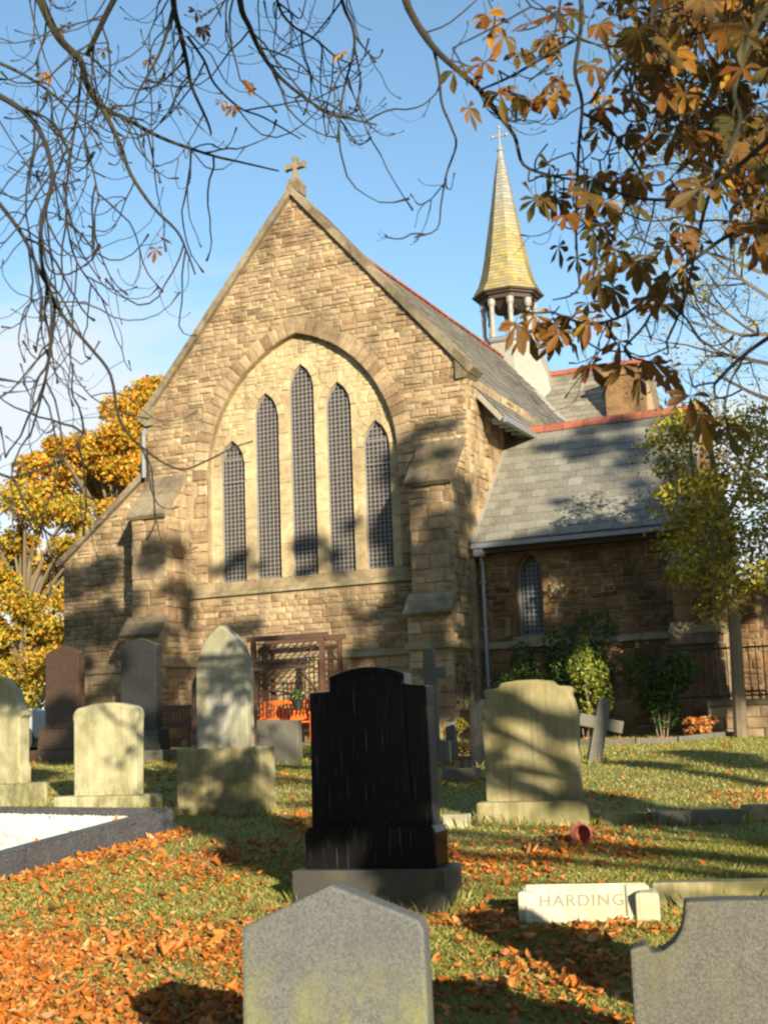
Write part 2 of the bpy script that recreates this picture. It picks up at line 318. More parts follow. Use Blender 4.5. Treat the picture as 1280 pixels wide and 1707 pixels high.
# ---------------------------------------------------------------- ground
def build_lawn():
    xs = np.concatenate([np.linspace(-400, -30, 12), np.linspace(-26, 26, 90), np.linspace(30, 400, 12)])
    ys = np.concatenate([np.linspace(-80, -6, 10), np.linspace(-4, 34, 110), np.linspace(36, 60, 10), np.linspace(80, 900, 12)])
    X, Y = np.meshgrid(xs, ys); Z = np.interp(Y, GY, GZ)+.02*np.sin(X*1.7+Y*.6)*np.sin(Y*1.1-X*.4)+.012*np.sin(X*4.1)*np.sin(Y*3.7)
    nx, ny = len(xs), len(ys); V = np.stack([X, Y, Z], -1).reshape(-1, 3)
    F = [(j*nx+i, j*nx+i+1, (j+1)*nx+i+1, (j+1)*nx+i) for j in range(ny-1) for i in range(nx-1)]
    o = mesh_obj('lawn', V, F, M_LAWN, smooth=True); o['kind'] = 'structure'; return o
lawn = build_lawn()
def gz(x, y): return gnd(y)+.02*math.sin(x*1.7+y*.6)*math.sin(y*1.1-x*.4)+.012*math.sin(x*4.1)*math.sin(y*3.7)

# ---------------------------------------------------------------- church
TH = .4247
CH0 = Vector((-1.9113, 30, EYE-.15))
church = thing('church', 'buff sandstone church with pointed gable, five lancet window and small spire', 'church', CH0, -TH)
CX, CN = Vector((math.cos(TH), -math.sin(TH), 0)), Vector((math.sin(TH), math.cos(TH), 0))
def cw(x, y, z): return CH0+CX*x+CN*y+Vector((0, 0, z))     # church -> world
def clip_poly(poly, hp):
    a, b, c = hp; out = []
    for i in range(len(poly)):
        p, q = poly[i-1], poly[i]; dp, dq = a*p[0]+b*p[1]-c, a*q[0]+b*q[1]-c
        if (dp <= 0) != (dq <= 0):
            t = dp/(dp-dq); out.append((p[0]+(q[0]-p[0])*t, p[1]+(q[1]-p[1])*t))
        if dq <= 0: out.append(q)
    return out
STONES = []     # (pixel area, verts, faces, wall)
def stone_geo(poly, fr, proud, bev=.016, bulge=.02, emb=.03):
    org, ux, nx, uz = fr
    if sum(poly[i-1][0]*poly[i][1]-poly[i][0]*poly[i-1][1] for i in range(len(poly))) < 0: poly = poly[::-1]
    n = len(poly); cx = sum(p[0] for p in poly)/n; cz = sum(p[1] for p in poly)/n
    P = lambda x, o, z: org+ux*x+nx*o+uz*z
    ins = []
    for p in poly:
        d = math.hypot(p[0]-cx, p[1]-cz); k = min(.35, bev*1.6/max(d, .01)); ins.append((p[0]+(cx-p[0])*k, p[1]+(cz-p[1])*k))
    v = [P(p[0], -emb, p[1]) for p in poly]+[P(p[0], proud-bev, p[1]) for p in poly]+[P(p[0], proud+random.uniform(-.35, .35)*bulge, p[1]) for p in ins]
    f = []
    for i in range(n):
        j = (i+1) % n; f += [(i, j, n+j, n+i), (n+i, n+j, 2*n+j, 2*n+i)]
    if bulge:
        v.append(P(cx+random.uniform(-.3, .3)*.2, proud+random.uniform(.2, 1)*bulge, cz)); f += [(2*n+i, 2*n+(i+1) % n, 3*n) for i in range(n)]
    else: f.append(tuple(range(2*n, 3*n)))
    return v, f
def parea(poly): return abs(sum(poly[i-1][0]*poly[i][1]-poly[i][0]*poly[i-1][1] for i in range(len(poly))))/2
def panel(wall, fr, x0, x1, z0, z1, hps=(), excl=None, ch=(.085, .175), sl=(.16, .5), proud=(.006, .036), gap=.011, bulge=.024):
    z = z0; row = 0
    while z < z1-.05:
        h = random.uniform(*ch); h = min(h, z1-z)
        if z1-z-h < .08: h = z1-z
        x = x0-random.uniform(0, .3)
        while x < x1:
            w = random.uniform(*sl)*(1.25 if h > .23 else .95)
            split = random.random() < .2 and h > .15
            for (za, zb) in (((z, z+h*.5), (z+h*.5, z+h)) if split else ((z, z+h),)):
                j = lambda: random.uniform(-.011, .011)
                poly = [(max(x, x0)+gap/2+j(), za+gap/2+j()), (min(x+w, x1)-gap/2+j(), za+gap/2+j()), (min(x+w, x1)-gap/2+j(), zb-gap/2+j()), (max(x, x0)+gap/2+j(), zb-gap/2+j())]
                if poly[1][0]-poly[0][0] < .06: continue
                if excl and excl((poly[0][0]+poly[1][0])/2, (za+zb)/2, (poly[1][0]-poly[0][0])/2, (zb-za)/2): continue
                for hp in hps:
                    poly = clip_poly(poly, hp)
                    if len(poly) < 3: break
                if len(poly) < 3 or parea(poly) < .006: continue
                v, f = stone_geo(poly, fr, random.uniform(*proud), bulge=bulge)
                c = fr[0]+fr[1]*poly[0][0]+fr[3]*poly[0][1]; wc = cw(*c); d = Vector((0, 0, EYE))-wc
                nw = CX*fr[2].x+CN*fr[2].y+Vector((0, 0, fr[2].z)); fac = max(0, nw.dot(d.normalized()))
                STONES.append((parea(poly)*fac/d.length_squared, v, f, wall))
            x += w
        z += h; row += 1
VX, VY, VZ = Vector((1, 0, 0)), Vector((0, 1, 0)), Vector((0, 0, 1))
def front(y): return (Vector((0, y, 0)), VX, -VY, VZ)           # faces the viewer
def side(x): return (Vector((x, 0, 0)), VY, VX, VZ)             # faces +x
# geometry constants
W, ZE, ZA = 4.18, 8.08, 12.97; SLP = (ZA-ZE)/W
AW, AZ, AR = 2.5, 6.3, 3.34                                     # recess arch: half width, springing, radius
SILL = 3.81
def arch_pts(cx, w, zs, R, z0, n=12):
    """closed outline, counter-clockwise, of a pointed opening"""
    apex = math.sqrt(R*R-(R-w)**2); a1 = math.asin(apex/R)
    r = [(cx+w-R+R*math.cos(a1*i/n), zs+R*math.sin(a1*i/n)) for i in range(n+1)]
    l = [(2*cx-p[0], p[1]) for p in r[:-1]][::-1]
    return [(cx-w, z0), (cx+w, z0)]+r+l
def in_arch(x, z, w, zs, R, z0, cx=0):
    x = abs(x-cx)
    if z < z0 or x > w: return False
    return z < zs or (x+R-w)**2+(z-zs)**2 < R*R
# gable wall
v, f = slab([(-W, -.5), (W, -.5), (W, ZE), (0, ZA), (-W, ZE)], [arch_pts(0, AW, AZ, AR, SILL-.02)], 0, .62)
gable = fixnormals(mesh_obj('gable_wall', v, f, M_MORTAR, church))
gable['label'] = 'west gable wall of coursed buff sandstone'
gh = [(SLP, 1, ZA-.05), (-SLP, 1, ZA-.05)]
def ex_gable(x, z, hw, hh):
    if in_arch(x, z, AW+.36, AZ, AR+.36, SILL-.1): return True
    if abs(x) > 3.0 and z < 6.0 and abs(x) < 4.12: return True
    if 3.36 < z+hh and z-hh < SILL-.01 and abs(x) < 2.95: return z > 3.40 and z < 3.81
    return False
panel(gable, front(0), -W, W, -.3, 1.86, gh, ex_gable, ch=(.2, .33))
panel(gable, front(0), -W, W, 2.02, ZA, gh, ex_gable)
# inner wall of the recess with five lancets
LX = [-1.887, -.95, 0, .95, 1.887]; LT = [7.21, 8.25, 8.82, 8.25, 7.21]; LW = .33; LR = .68
LRISE = math.sqrt(LR*LR-(LR-LW)**2)
YI = .17
holes = [arch_pts(x, LW, t-LRISE, LR, SILL, 6) for x, t in zip(LX, LT)]
v, f = slab([(-AW-.05, SILL-.4), (AW+.05, SILL-.4)]+arch_pts(0, AW+.05, AZ, AR+.05, SILL-.4)[2:], holes, YI, YI+.2)
inner = fixnormals(mesh_obj('recessed_window_wall', v, f, M_ASHLAR, church))
def ex_inner(x, z, hw, hh):
    if not in_arch(x, z, AW-.02, AZ, AR-.02, SILL): return True
    if (abs(x)+hw+AR-AW)**2+(z+hh-AZ)**2 > (AR+.12)**2: return True
    for lx, t in zip(LX, LT):
        if abs(x-lx) < LW+.2 and z-hh < t-LRISE+.1: return True
        if in_arch(x, z, LW+.16, t-LRISE, LR+.16, 0, lx): return True
        if abs(x-lx) < LW+hw and z-hh < t: return True
    return False
panel(inner, front(YI), -AW, AW, 7.0, 9.5, (), ex_inner, ch=(.1, .2), sl=(.15, .4), proud=(.008, .022), bulge=.012)
# dressed jamb blocks between the lancets
edges = [-AW+.02]+sum([[x-LW, x+LW] for x in LX], [])+[AW-.02]
for k in range(0, len(edges), 2):
    a, b = edges[k]+.004, edges[k+1]-.004
    t = min([LT[i] for i in (k//2-1, k//2) if 0 <= i < 5])-LRISE; z = SILL+.003
    while z < t-.05:
        h = min(random.uniform(.5, .95), t-z)
        if t-z-h < .25: h = t-z
        v, f = stone_geo([(a, z+.004), (b, z+.004), (b, z+h-.004), (a, z+h-.004)], front(YI), .018, .008, 0); mesh_obj('jamb_block', v, f, M_ASHLAR, inner); z += h
# lancet head rings
def ring(w, R, zs, cx, th, n, fr, proud, name, parent, mat, bev=.012, bulge=0, jit=0):
    apex = math.asin(math.sqrt(R*R-(R-w)**2)/R); Ro = R+th
    for s in (1, -1):
        for i in range(n):
            t0, t1 = apex*i/n, apex*(i+1)/n; g = .004/R
            o1 = th*(1+random.uniform(-jit, jit))
            pt = lambda r_, t: (cx+s*(w-R+r_*math.cos(t)), zs+r_*math.sin(t))
            poly = [pt(R, t0+g), pt(R+o1, t0+g), pt(R+o1, t1-g), pt(R, t1-g)]
            if i == n-1:      # mitre at the crown
                poly = [p if s*(p[0]-cx) > .004 else (cx+s*.004, p[1]) for p in poly]
                poly[2] = (cx+s*.004, zs+math.sqrt(max(0, (R+o1)**2-(R-w)**2)))
            v, f = stone_geo(poly, fr, proud+random.uniform(0, .008), bev, bulge); mesh_obj(name, v, f, mat, parent)
for x, t in zip(LX, LT): ring(LW, LR, t-LRISE, x, .16, 3, front(YI), .03, 'lancet_voussoir', inner, M_ASHLAR)
ring(AW, AR, AZ, 0, .37, 20, front(0), .045, 'arch_voussoir', gable, M_STONE, .014, .02, .12)
# chamfered order on the recess edge, below the springing
for s in (-1, 1):
    z = SILL
    while z < AZ-.01:
        h = min(random.uniform(.18, .36), AZ-z); w_ = random.uniform(.24, .5)
        v, f = stone_geo([(s*AW, z+.006), (s*(AW+w_), z+.006), (s*(AW+w_), z+h-.006), (s*AW, z+h-.006)], front(0), .035, .014, .02); mesh_obj('jamb_quoin', v, f, M_STONE, gable); z += h
# lancet windows
for i, (x, t) in enumerate(zip(LX, LT)):
    zs = t-LRISE; op = arch_pts(x, LW+.02, zs, LR+.02, SILL-.02, 6); op2 = arch_pts(x, LW-.03, zs, LR-.03, SILL+.03, 6)
    v, f = slab(op, [op2], YI+.07, YI+.11); win = fixnormals(mesh_obj('lancet_window', v, f, M_MFRAME, church))
    win['label'] = ['leftmost short lancet', 'second lancet from the left', 'tallest middle lancet', 'fourth lancet from the left', 'rightmost short lancet'][i]
    v, f = slab(op, [], YI+.13, YI+.15); fixnormals(mesh_obj('glass', v, f, M_GLASS, win))
    m = MB(); z = SILL+.06
    hw = lambda z: LW-.02 if z < zs else max(0, LW-LR+math.sqrt(max(0, (LR-.02)**2-(z-zs)**2)))
    while z < t-.06:
        if hw(z) > .03: m.box((x, YI+.08, z), (2*hw(z), .01, .013), r=.5)
        z += .102
    for k in (-2, -1, 0, 1, 2):
        xo = k*.107; zt = t-.04 if abs(xo) < .02 else zs+math.sqrt(max(0, (LR-.02)**2-(abs(xo)+LR-LW)**2)); m.box((x+xo, YI+.068, (SILL+zt)/2), (.012, .01, zt-SILL), r=.5)
    m.build('guard_mesh', M_MESH, win)
    if i in (0, 4):
        for zz in (t-1.0, t-.45):
            mm = MB(); mm.box((x, YI+.055, zz), (2*LW-.02, .014, .035)); mm.build('hopper_bar', M_MFRAME, win)
# sill and string course under the window
def strip(name, y0, y1, z0, z1, x0, x1, slope, mat, parent, seg=.9):
    x = x0; 
    while x < x1-.05:
        w = min(random.uniform(seg*.8, seg*1.25), x1-x); m = MB()
        m.add([(x+.003, y1, z0), (x+w-.003, y1, z0), (x+w-.003, y0, z0), (x+.003, y0, z0), (x+.003, y1, z1), (x+w-.003, y1, z1), (x+w-.003, y0, z1-slope), (x+.003, y0, z1-slope)],
              [(0, 1, 2, 3), (4, 7, 6, 5), (3, 2, 6, 7), (0, 4, 5, 1), (0, 3, 7, 4), (1, 5, 6, 2)]); m.build(name, mat, parent); x += w
strip('sill_stone', -.09, YI+.2, 3.47, SILL, -2.98, 2.98, .26, M_SILL, gable, 1.0)
strip('plinth_stone', -.10, .02, 1.86, 2.02, -3.0, 3.0, .12, M_SILL, gable, 1.1)
# gable coping, kneelers and cross
for s in (-1, 1):
    n = 9; ln = math.hypot(W+.12, (W+.12)*SLP); u = Vector((s*(W+.12), 0, -(W+.12)*SLP)).normalized(); nn = Vector((s*SLP, 0, 1)).normalized()
    for i in range(n):
        a, b = ln*i/n+.004, ln*(i+1)/n-.004; m = MB(); top = Vector((0, 0, ZA-.02)); y0, y1 = -.13, .56
        q = [top+u*a+VY*y0-nn*.0, top+u*b+VY*y0, top+u*b+VY*y1, top+u*a+VY*y1]
        if i == 0: q = [Vector((max(0, s*p.x)*s if s*p.x > 0.004 else s*.004, p.y, p.z)) for p in q]
        hi = [p+nn*.16 for p in q]
        if i == 0: hi[0].x = s*.004; hi[3].x = s*.004; hi[0].z = hi[3].z = ZA+.2
        m.add(q+hi, [(3, 2, 1, 0), (4, 5, 6, 7), (0, 1, 5, 4), (1, 2, 6, 5), (2, 3, 7, 6), (3, 0, 4, 7)]); fixnormals(m.build('coping_stone', M_COPING, gable))
    m = MB(); kp = [(W-.2, ZE-.26), (W+.02, ZE-.26), (W+.12, ZE-.14), (W+.16, ZE-.02), (W-.2, ZE+.24)]; m.add([(s*a, -.10, b) for a, b in kp], [(0, 1, 2, 3, 4)])
    m.add([(s*a, .5, b) for a, b in kp], [(4, 3, 2, 1, 0)])
    for i in range(5): m.f.append((i, 5+i, 5+(i+1) % 5, (i+1) % 5)); m.r.append(.5)
    fixnormals(m.build('kneeler', M_COPING, gable))
cr_ = MB(); cr_.box((0, .2, ZA+.2), (.34, .4, .28)); cr_.box((0, .2, ZA+.38), (.24, .28, .14))
gc = cr_.build('cross_finial', M_COPING, church); 
def cross_prof(w, h, t, zc):
    pts = [(-t*.8, 0), (t*.8, 0), (t*.6, zc-t), (w*.75, zc-t*.8), (w, zc-t*1.3), (w, zc+t*1.3), (w*.75, zc+t*.8), (t*.6, zc+t*.8), (t*.9, h-.06), (t*.8, h), (-t*.8, h), (-t*.9, h-.06), (-t*.6, zc+t*.8), (-w*.75, zc+t*.8), (-w, zc+t*1.3), (-w, zc-t*1.3), (-w*.75, zc-t*.8), (-t*.6, zc-t)]
    return pts
o = profile_obj('stone_cross', [(x, z+ZA+.42) for x, z in cross_prof(.27, .62, .075, .38)], .14, M_COPING, gc, .015, .2)
# buttresses
def buttress(xa, xb, mat, ytop=0, front_y=-.9, low_y=-1.2, z1=5.41, z2=6.42, zl=2.62, name='buttress'):
    prof = [(low_y, -.5), (low_y, zl), (front_y, zl+.36), (front_y, z1), (ytop, z2), (ytop, -.5)]
    m = MB(); n = len(prof); m.v = [(xa+.02, p[0]+.03 if p[0] < ytop else p[0], p[1]-.02) for p in prof]+[(xb-.02, p[0]+.03 if p[0] < ytop else p[0], p[1]-.02) for p in prof]
    m.f = [tuple(range(n)), tuple(range(2*n-1, n-1, -1))]+[(i, i+n, (i+1) % n+n, (i+1) % n) for i in range(n)]; m.r = [.5]*len(m.f)
    b = fixnormals(m.build(name, M_MORTAR, church))
    panel(b, front(front_y+.03), xa, xb, zl+.4, z1-.04, (), None, ch=(.24, .36), sl=(.28, .6))
    panel(b, front(low_y+.03), xa, xb, -.3, zl-.02, (), None, ch=(.24, .36), sl=(.28, .6))
    for fr in ((side(xb-.02)),):
        dz = (z2-z1)/(ytop-front_y)
        panel(b, fr, front_y+.01, ytop-.02, zl-.3, z2, [(-dz, 1, z1-dz*front_y-.06)], None, ch=(.24, .36), sl=(.25, .5))
        panel(b, fr, low_y+.01, ytop-.02, -.3, zl-.32, (), None, ch=(.24, .36), sl=(.25, .5))
    # weathering slabs
    def slabpiece(ya, za, yb, zb, nm):
        m = MB(); d = Vector((0, yb-ya, zb-za)).normalized(); nn = Vector((0, -d.z, d.y)); k = 2
        for i in range(k):
            a = Vector((0, ya, za))+d*((Vector((0, yb-ya, zb-za))).length*i/k+.004); c = Vector((0, ya, za))+d*((Vector((0, yb-ya, zb-za))).length*(i+1)/k-.004)
            if i == 0: a = a-d*.1
            m = MB(); q = [Vector((xa-.04, p.y, p.z)) for p in (a, c)]+[Vector((xb+.04, p.y, p.z)) for p in (c, a)]
            m.add(q+[p+nn*.11 for p in q], [(3, 2, 1, 0), (4, 5, 6, 7), (0, 1, 5, 4), (1, 2, 6, 5), (2, 3, 7, 6), (3, 0, 4, 7)]); fixnormals(m.build(nm, M_COPING, b))
    slabpiece(front_y, z1, ytop-.003, z2, 'weathering_slab'); slabpiece(low_y, zl, front_y-.003, zl+.36, 'weathering_slab')
    m = MB(); m.box(((xa+xb)/2, (low_y-.07+ytop-.1)/2, 1.94), (xb-xa+.12, ytop-.1-low_y+.07, .15)); m.build('plinth_stone', M_SILL, b)
    return b
bl = buttress(-4.05, -3.08, M_STONE); bl['label'] = 'left gable buttress with sloped slab top'
br = buttress(3.08, 4.08, M_STONE); br['label'] = 'right gable buttress under tree shade'
# left aisle end wall
YA = .18; AX = -6.84; AE, AT = 4.65, 6.72; asl = (AT-AE)/(-W-AX)
v, f = slab([(AX, -.5), (-W, -.5), (-W, AT), (AX, AE)], [], YA, YA+.5); aisle = fixnormals(mesh_obj('aisle_wall', v, f, M_MORTAR, church))
ahp = [(-asl, 1, AE-asl*AX-.06)]
panel(aisle, front(YA), AX, -W+.1, -.3, 1.86, ahp, None, ch=(.2, .33)); panel(aisle, front(YA), AX, -W+.1, 2.02, AT, ahp)
strip('plinth_stone', YA-.10, YA+.02, 1.86, 2.02, AX-.05, -4.1, .12, M_SILL, aisle, 1.1)
u = Vector((-W-AX, 0, AT-AE)); ln = u.length; u.normalize(); nn = Vector((-u.z, 0, u.x))
for i in range(5):
    a, b = ln*i/5+.004-(0.12 if i == 0 else 0), ln*(i+1)/5-.004; m = MB(); o_ = Vector((AX, 0, AE)); q = [o_+u*a+VY*(YA-.13), o_+u*b+VY*(YA-.13), o_+u*b+VY*(YA+.5), o_+u*a+VY*(YA+.5)]
    m.add(q+[p+nn*.15 for p in q], [(3, 2, 1, 0), (4, 5, 6, 7), (0, 1, 5, 4), (1, 2, 6, 5), (2, 3, 7, 6), (3, 0, 4, 7)]); fixnormals(m.build('coping_stone', M_COPING, aisle))
m = MB(); q = [Vector((AX-.1, YA+.45, AE-.05)), Vector((-W, YA+.45, AT-.02)), Vector((-W, 14, AT-.02)), Vector((AX-.1, 14, AE-.05))]; m.add(q+[p+Vector((0, 0, -.12)) for p in q], [(0, 1, 2, 3), (7, 6, 5, 4), (0, 4, 5, 1), (1, 5, 6, 2), (2, 6, 7, 3), (3, 7, 4, 0)]); fixnormals(m.build('aisle_roof', M_SLATE2, church))
m = MB(); m.box((AX+.25, 7, 2.0), (.5, 13, 5.2)); m.build('aisle_side_wall', M_MORTAR, church)
m = MB(); m.tube([(-W-.1, -.02, 6.55), (-W-.1, -.02, 7.7)], .06, 8); m.tube([(-W-.1, -.02, 7.6), (-W-.1, .1, 7.85)], .08, 8); m.build('downpipe', M_PIPE, church)
# nave side walls and roof
m = MB(); m.box((W-.3, 8.2, 3.7), (.58, 15.1, 8.4)); m.box((-W+.3, 8.2, 3.7), (.58, 15.1, 8.4)); nave = m.build('nave_wall', M_MORTAR, church)
panel(nave, side(W-.01), .02, 6.5, -.3, 7.95, (), lambda x, z, a, b: z < 4 or (z-4.15) < (x-0)*1.0-.9, ch=(.2, .32))
def roofbox(name, p0, ud, vd, lu, lv, th, mat, parent):
    nn = ud.cross(vd).normalized(); nn = nn if nn.z > 0 else -nn; q = [p0, p0+ud*lu, p0+ud*lu+vd*lv, p0+vd*lv]; m = MB()
    m.add([p-nn*th for p in q]+q, [(3, 2, 1, 0), (4, 5, 6, 7), (0, 1, 5, 4), (1, 2, 6, 5), (2, 3, 7, 6), (3, 0, 4, 7)]); return fixnormals(m.build(name, mat, parent))
def slates_joined(m, p0, ud, vd, lu, lv, gw, gh_, skip=None):
    nn = ud.cross(vd).normalized(); nn = nn if nn.z > 0 else -nn; rows = int(lv/gh_)
    for r_ in range(rows):
        x = -(r_ % 2)*gw/2-random.uniform(0, .02)
        while x < lu:
            a, b = max(0, x)+.004, min(lu, x+gw)-.004
            if b-a > .03 and not (skip and skip(a, r_*gh_)):
                k = random.uniform(-.004, .006); lo = p0+vd*(r_*gh_+random.uniform(-.008, .008))+nn*(.030+k); hi = p0+vd*min(lv, (r_+1)*gh_+.08)+nn*.004
                q = [lo+ud*a, lo+ud*b, hi+ud*b, hi+ud*a]; e = [q[0]-nn*.014, q[1]-nn*.014]
                m.add(q+e, [(0, 1, 2, 3), (4, 5, 1, 0)])
            x += gw
ZR = 12.63; EX, EZ = 4.84, 12.63-4.84*SLP
SLATEMB = MB()
for s in (1, -1):
    vd = Vector((-s*EX, 0, ZR-EZ)); lv = vd.length; vd.normalize(); p0 = Vector((s*EX, .5, EZ))
    roofbox('nave_roof', p0, VY, vd, 15, lv, .12, M_SLATE2, church)
    if s == 1: slates_joined(SLATEMB, p0, VY, vd, 15, lv, .32, .27)
m = MB(); 
for k in range(34): m.box((EX-.16, .75+k*.42, EZ-.02), (.36, .09, .12))
m.box((EX+.04, 8.0, EZ-.06), (.1, 15.0, .12)); m.build('eaves_gutter', M_PIPE, church)
def ridge_tiles(p0, d, ln, mat, parent, r=.15, tl=.46):
    n = int(ln/tl); 
    for i in range(n):
        a = p0+d*(ln*i/n+.006); b = p0+d*(ln*(i+1)/n-.006); w = d.cross(VZ).normalized(); m = MB(); pr = [(-r, -r*.95), (-r*.35, .01), (0, .05), (r*.35, .01), (r, -r*.95)]
        jz = random.uniform(-.008, .008); v = [a+w*x+VZ*(z+.07+jz) for x, z in pr]+[b+w*x+VZ*(z+.07+jz) for x, z in pr]+[a+w*x*.8+VZ*(z+.03) for x, z in pr]+[b+w*x*.8+VZ*(z+.03) for x, z in pr]
        f = [(i_, i_+1, i_+6, i_+5) for i_ in range(4)]+[(i_+10, i_+15, i_+16, i_+11) for i_ in range(4)]+[(i_, i_+10, i_+11, i_+1) for i_ in range(4)]+[(i_+5, i_+6, i_+16, i_+15) for i_ in range(4)]
        m.add(v, f); m.build('ridge_tile', mat, parent)
ridge_tiles(Vector((0, .6, ZR)), VY, 14.2, M_RIDGE, church)
# wing with slate roof and lancet
WX0, WX1, WY = W+.0, 8.6, .2; WEY, WEZ, WRY, WRZ = -.14, 4.12, 2.77, 7.10
op = arch_pts(5.32, .29, 3.88-.5, .57, 2.1, 6)
v, f = slab([(WX0, -.5), (WX1, -.5), (WX1, 4.2), (WX0, 4.2)], [op], WY, WY+.4); wing = fixnormals(mesh_obj('wing_wall', v, f, M_MORTAR, church)); wing['label'] = 'shaded sandstone wing wall with one lancet'
def ex_wing(x, z, hw, hh):
    return in_arch(x, z, .29+.16, 3.38, .57+.16, 2.0, 5.32) or (abs(x-5.32) < .29+hw and 2.0 < z < 3.5)
panel(wing, front(WY), WX0, WX1, -.4, 1.86, (), ex_wing, ch=(.2, .33)); panel(wing, front(WY), WX0, WX1, 2.02, 4.15, (), ex_wing)
strip('plinth_stone', WY-.10, WY+.02, 1.86, 2.02, WX0+.1, WX1, .12, M_SILL, wing, 1.1)
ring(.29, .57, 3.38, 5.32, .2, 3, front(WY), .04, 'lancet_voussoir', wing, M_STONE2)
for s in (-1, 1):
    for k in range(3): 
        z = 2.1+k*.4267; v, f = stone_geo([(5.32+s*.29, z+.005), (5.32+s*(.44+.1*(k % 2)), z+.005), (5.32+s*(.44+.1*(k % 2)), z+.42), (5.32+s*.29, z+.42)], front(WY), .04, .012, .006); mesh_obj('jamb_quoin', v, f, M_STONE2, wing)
v, f = slab(op, [arch_pts(5.32, .26, 3.38, .54, 2.13, 6)], WY+.2, WY+.24); win = fixnormals(mesh_obj('lancet_window', v, f, M_MFRAME, church)); win['label'] = 'single dark lancet in the shaded wing'
v, f = slab(op, [], WY+.27, WY+.29); fixnormals(mesh_obj('glass', v, f, M_GLASS, win)); m = MB()
for k in range(17): m.box((5.32, WY+.22, 2.15+k*.1), (.5 if k < 13 else .5-.1*(k-12), .01, .013))
for k in (-2, -1, 0, 1, 2): m.box((5.32+k*.1, WY+.2, 2.95-.05*abs(k)), (.012, .01, 1.6-.1*abs(k)))
m.build('guard_mesh', M_MFRAME, win)
vd = Vector((0, WRY-WEY, WRZ-WEZ)); lv = vd.length; vd.normalize(); sa = math.atan2(vd.z, vd.y)
wroof = roofbox('wing_roof', Vector((WX0, WEY, WEZ)), VX, vd, 4.62, lv, .1, M_SLATE, church); wroof['label'] = 'grey slate slope of the wing, dappled by shade'
roofbox('wing_roof_back', Vector((WX0, 2*WRY-WEY, WEZ)), VX, Vector((0, -vd.y, vd.z)), 4.62, lv, .1, M_SLATE, church)
# slates one by one
sm = bpy.data.meshes.new('slate'); _b = MB(); _b.box((0, 0, 0), (1, 1, 1)); sm.from_pydata(_b.v, [], _b.f); sm.materials.append(M_SLATE); sm.update()
gw, ghh = .31, .285; nr = int(lv/ghh); nn = Vector((0, -vd.z, vd.y))
for r_ in range(nr+1):
    x = -(r_ % 2)*gw/2
    while x < 4.62:
        a, b = max(0, x)+.003, min(4.62, x+gw)-.003
        if b-a > .05:
            ll = min(ghh+.10, lv-r_*ghh+.02); 
            if ll > .1:
                c = Vector((WX0, WEY, WEZ))+VX*((a+b)/2)+vd*(r_*ghh+ll/2+random.uniform(-.012, .012))+nn*(.020+random.uniform(-.002, .005))
                o = bpy.data.objects.new('slate', sm); COL.objects.link(o); o.parent = wroof; o.location = c; o.rotation_euler = (sa-.055+random.uniform(-.008, .008), random.uniform(-.01, .01), random.uniform(-.01, .01)); o.scale = (b-a, ll, .013)
        x += gw
ridge_tiles(Vector((WX0-.02, WRY, WRZ)), VX, 4.64, M_RIDGE, church, .17)
m = MB(); m.bar((WX0+.02, WEY-.05, WEZ-.08), (WX1+.2, WEY-.05, WEZ-.08), .11, .09); m.build('eaves_gutter', M_PIPE, wing)
m = MB(); m.box(((WX0+WX1)/2, .06, 3.98), (WX1-WX0-.1, .26, .16)); m.build('fascia', M_DARKWOOD, wing)
m = MB(); m.tube([(4.34, -.06, 3.99), (4.34, .02, 3.75), (4.34, .06, 3.5), (4.34, .06, .1)], .052, 8); m.box((4.34, -.1, 3.93), (.2, .18, .2))
for z in (3.3, 2.3, 1.2, .4): m.box((4.34, .08, z), (.17, .1, .05))
m.build('downpipe', M_PIPE, church)
m = MB(); m.bar(Vector((WX0+.03, WEY, WEZ+.05)), Vector((WX0+.03, WRY, WRZ+.05)), .10, .03); m.build('lead_flashing', M_LEAD, church)
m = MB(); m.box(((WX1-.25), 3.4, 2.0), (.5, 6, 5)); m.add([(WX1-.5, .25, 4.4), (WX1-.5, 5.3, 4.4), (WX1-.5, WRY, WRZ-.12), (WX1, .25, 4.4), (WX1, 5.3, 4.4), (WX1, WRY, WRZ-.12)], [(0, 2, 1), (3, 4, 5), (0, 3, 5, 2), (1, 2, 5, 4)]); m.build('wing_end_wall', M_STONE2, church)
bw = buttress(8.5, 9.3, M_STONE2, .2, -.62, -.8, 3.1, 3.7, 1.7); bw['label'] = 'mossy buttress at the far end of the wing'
# lean-to beyond the wing
m = MB(); m.box((9.2, 4.2, 1.2), (1.4, 7.0, 3.6)); lt = m.build('leanto_wall', M_MORTAR, church); panel(lt, side(9.9), .72, 7.6, -.3, 2.9, (), None, ch=(.22, .32)); panel(lt, front(.7), 9.3, 9.9, -.3, 3.0, (), None)
roofbox('leanto_roof', Vector((10.1, .45, 2.93)), VY, Vector((-.82, 0, .57)), 7.4, 1.9, .08, M_SLATE2, church)
m = MB(); m.bar((10.14, .4, 2.9), (10.14, 7.8, 2.9), .12, .1); m.build('eaves_gutter', M_PAINTW, lt)
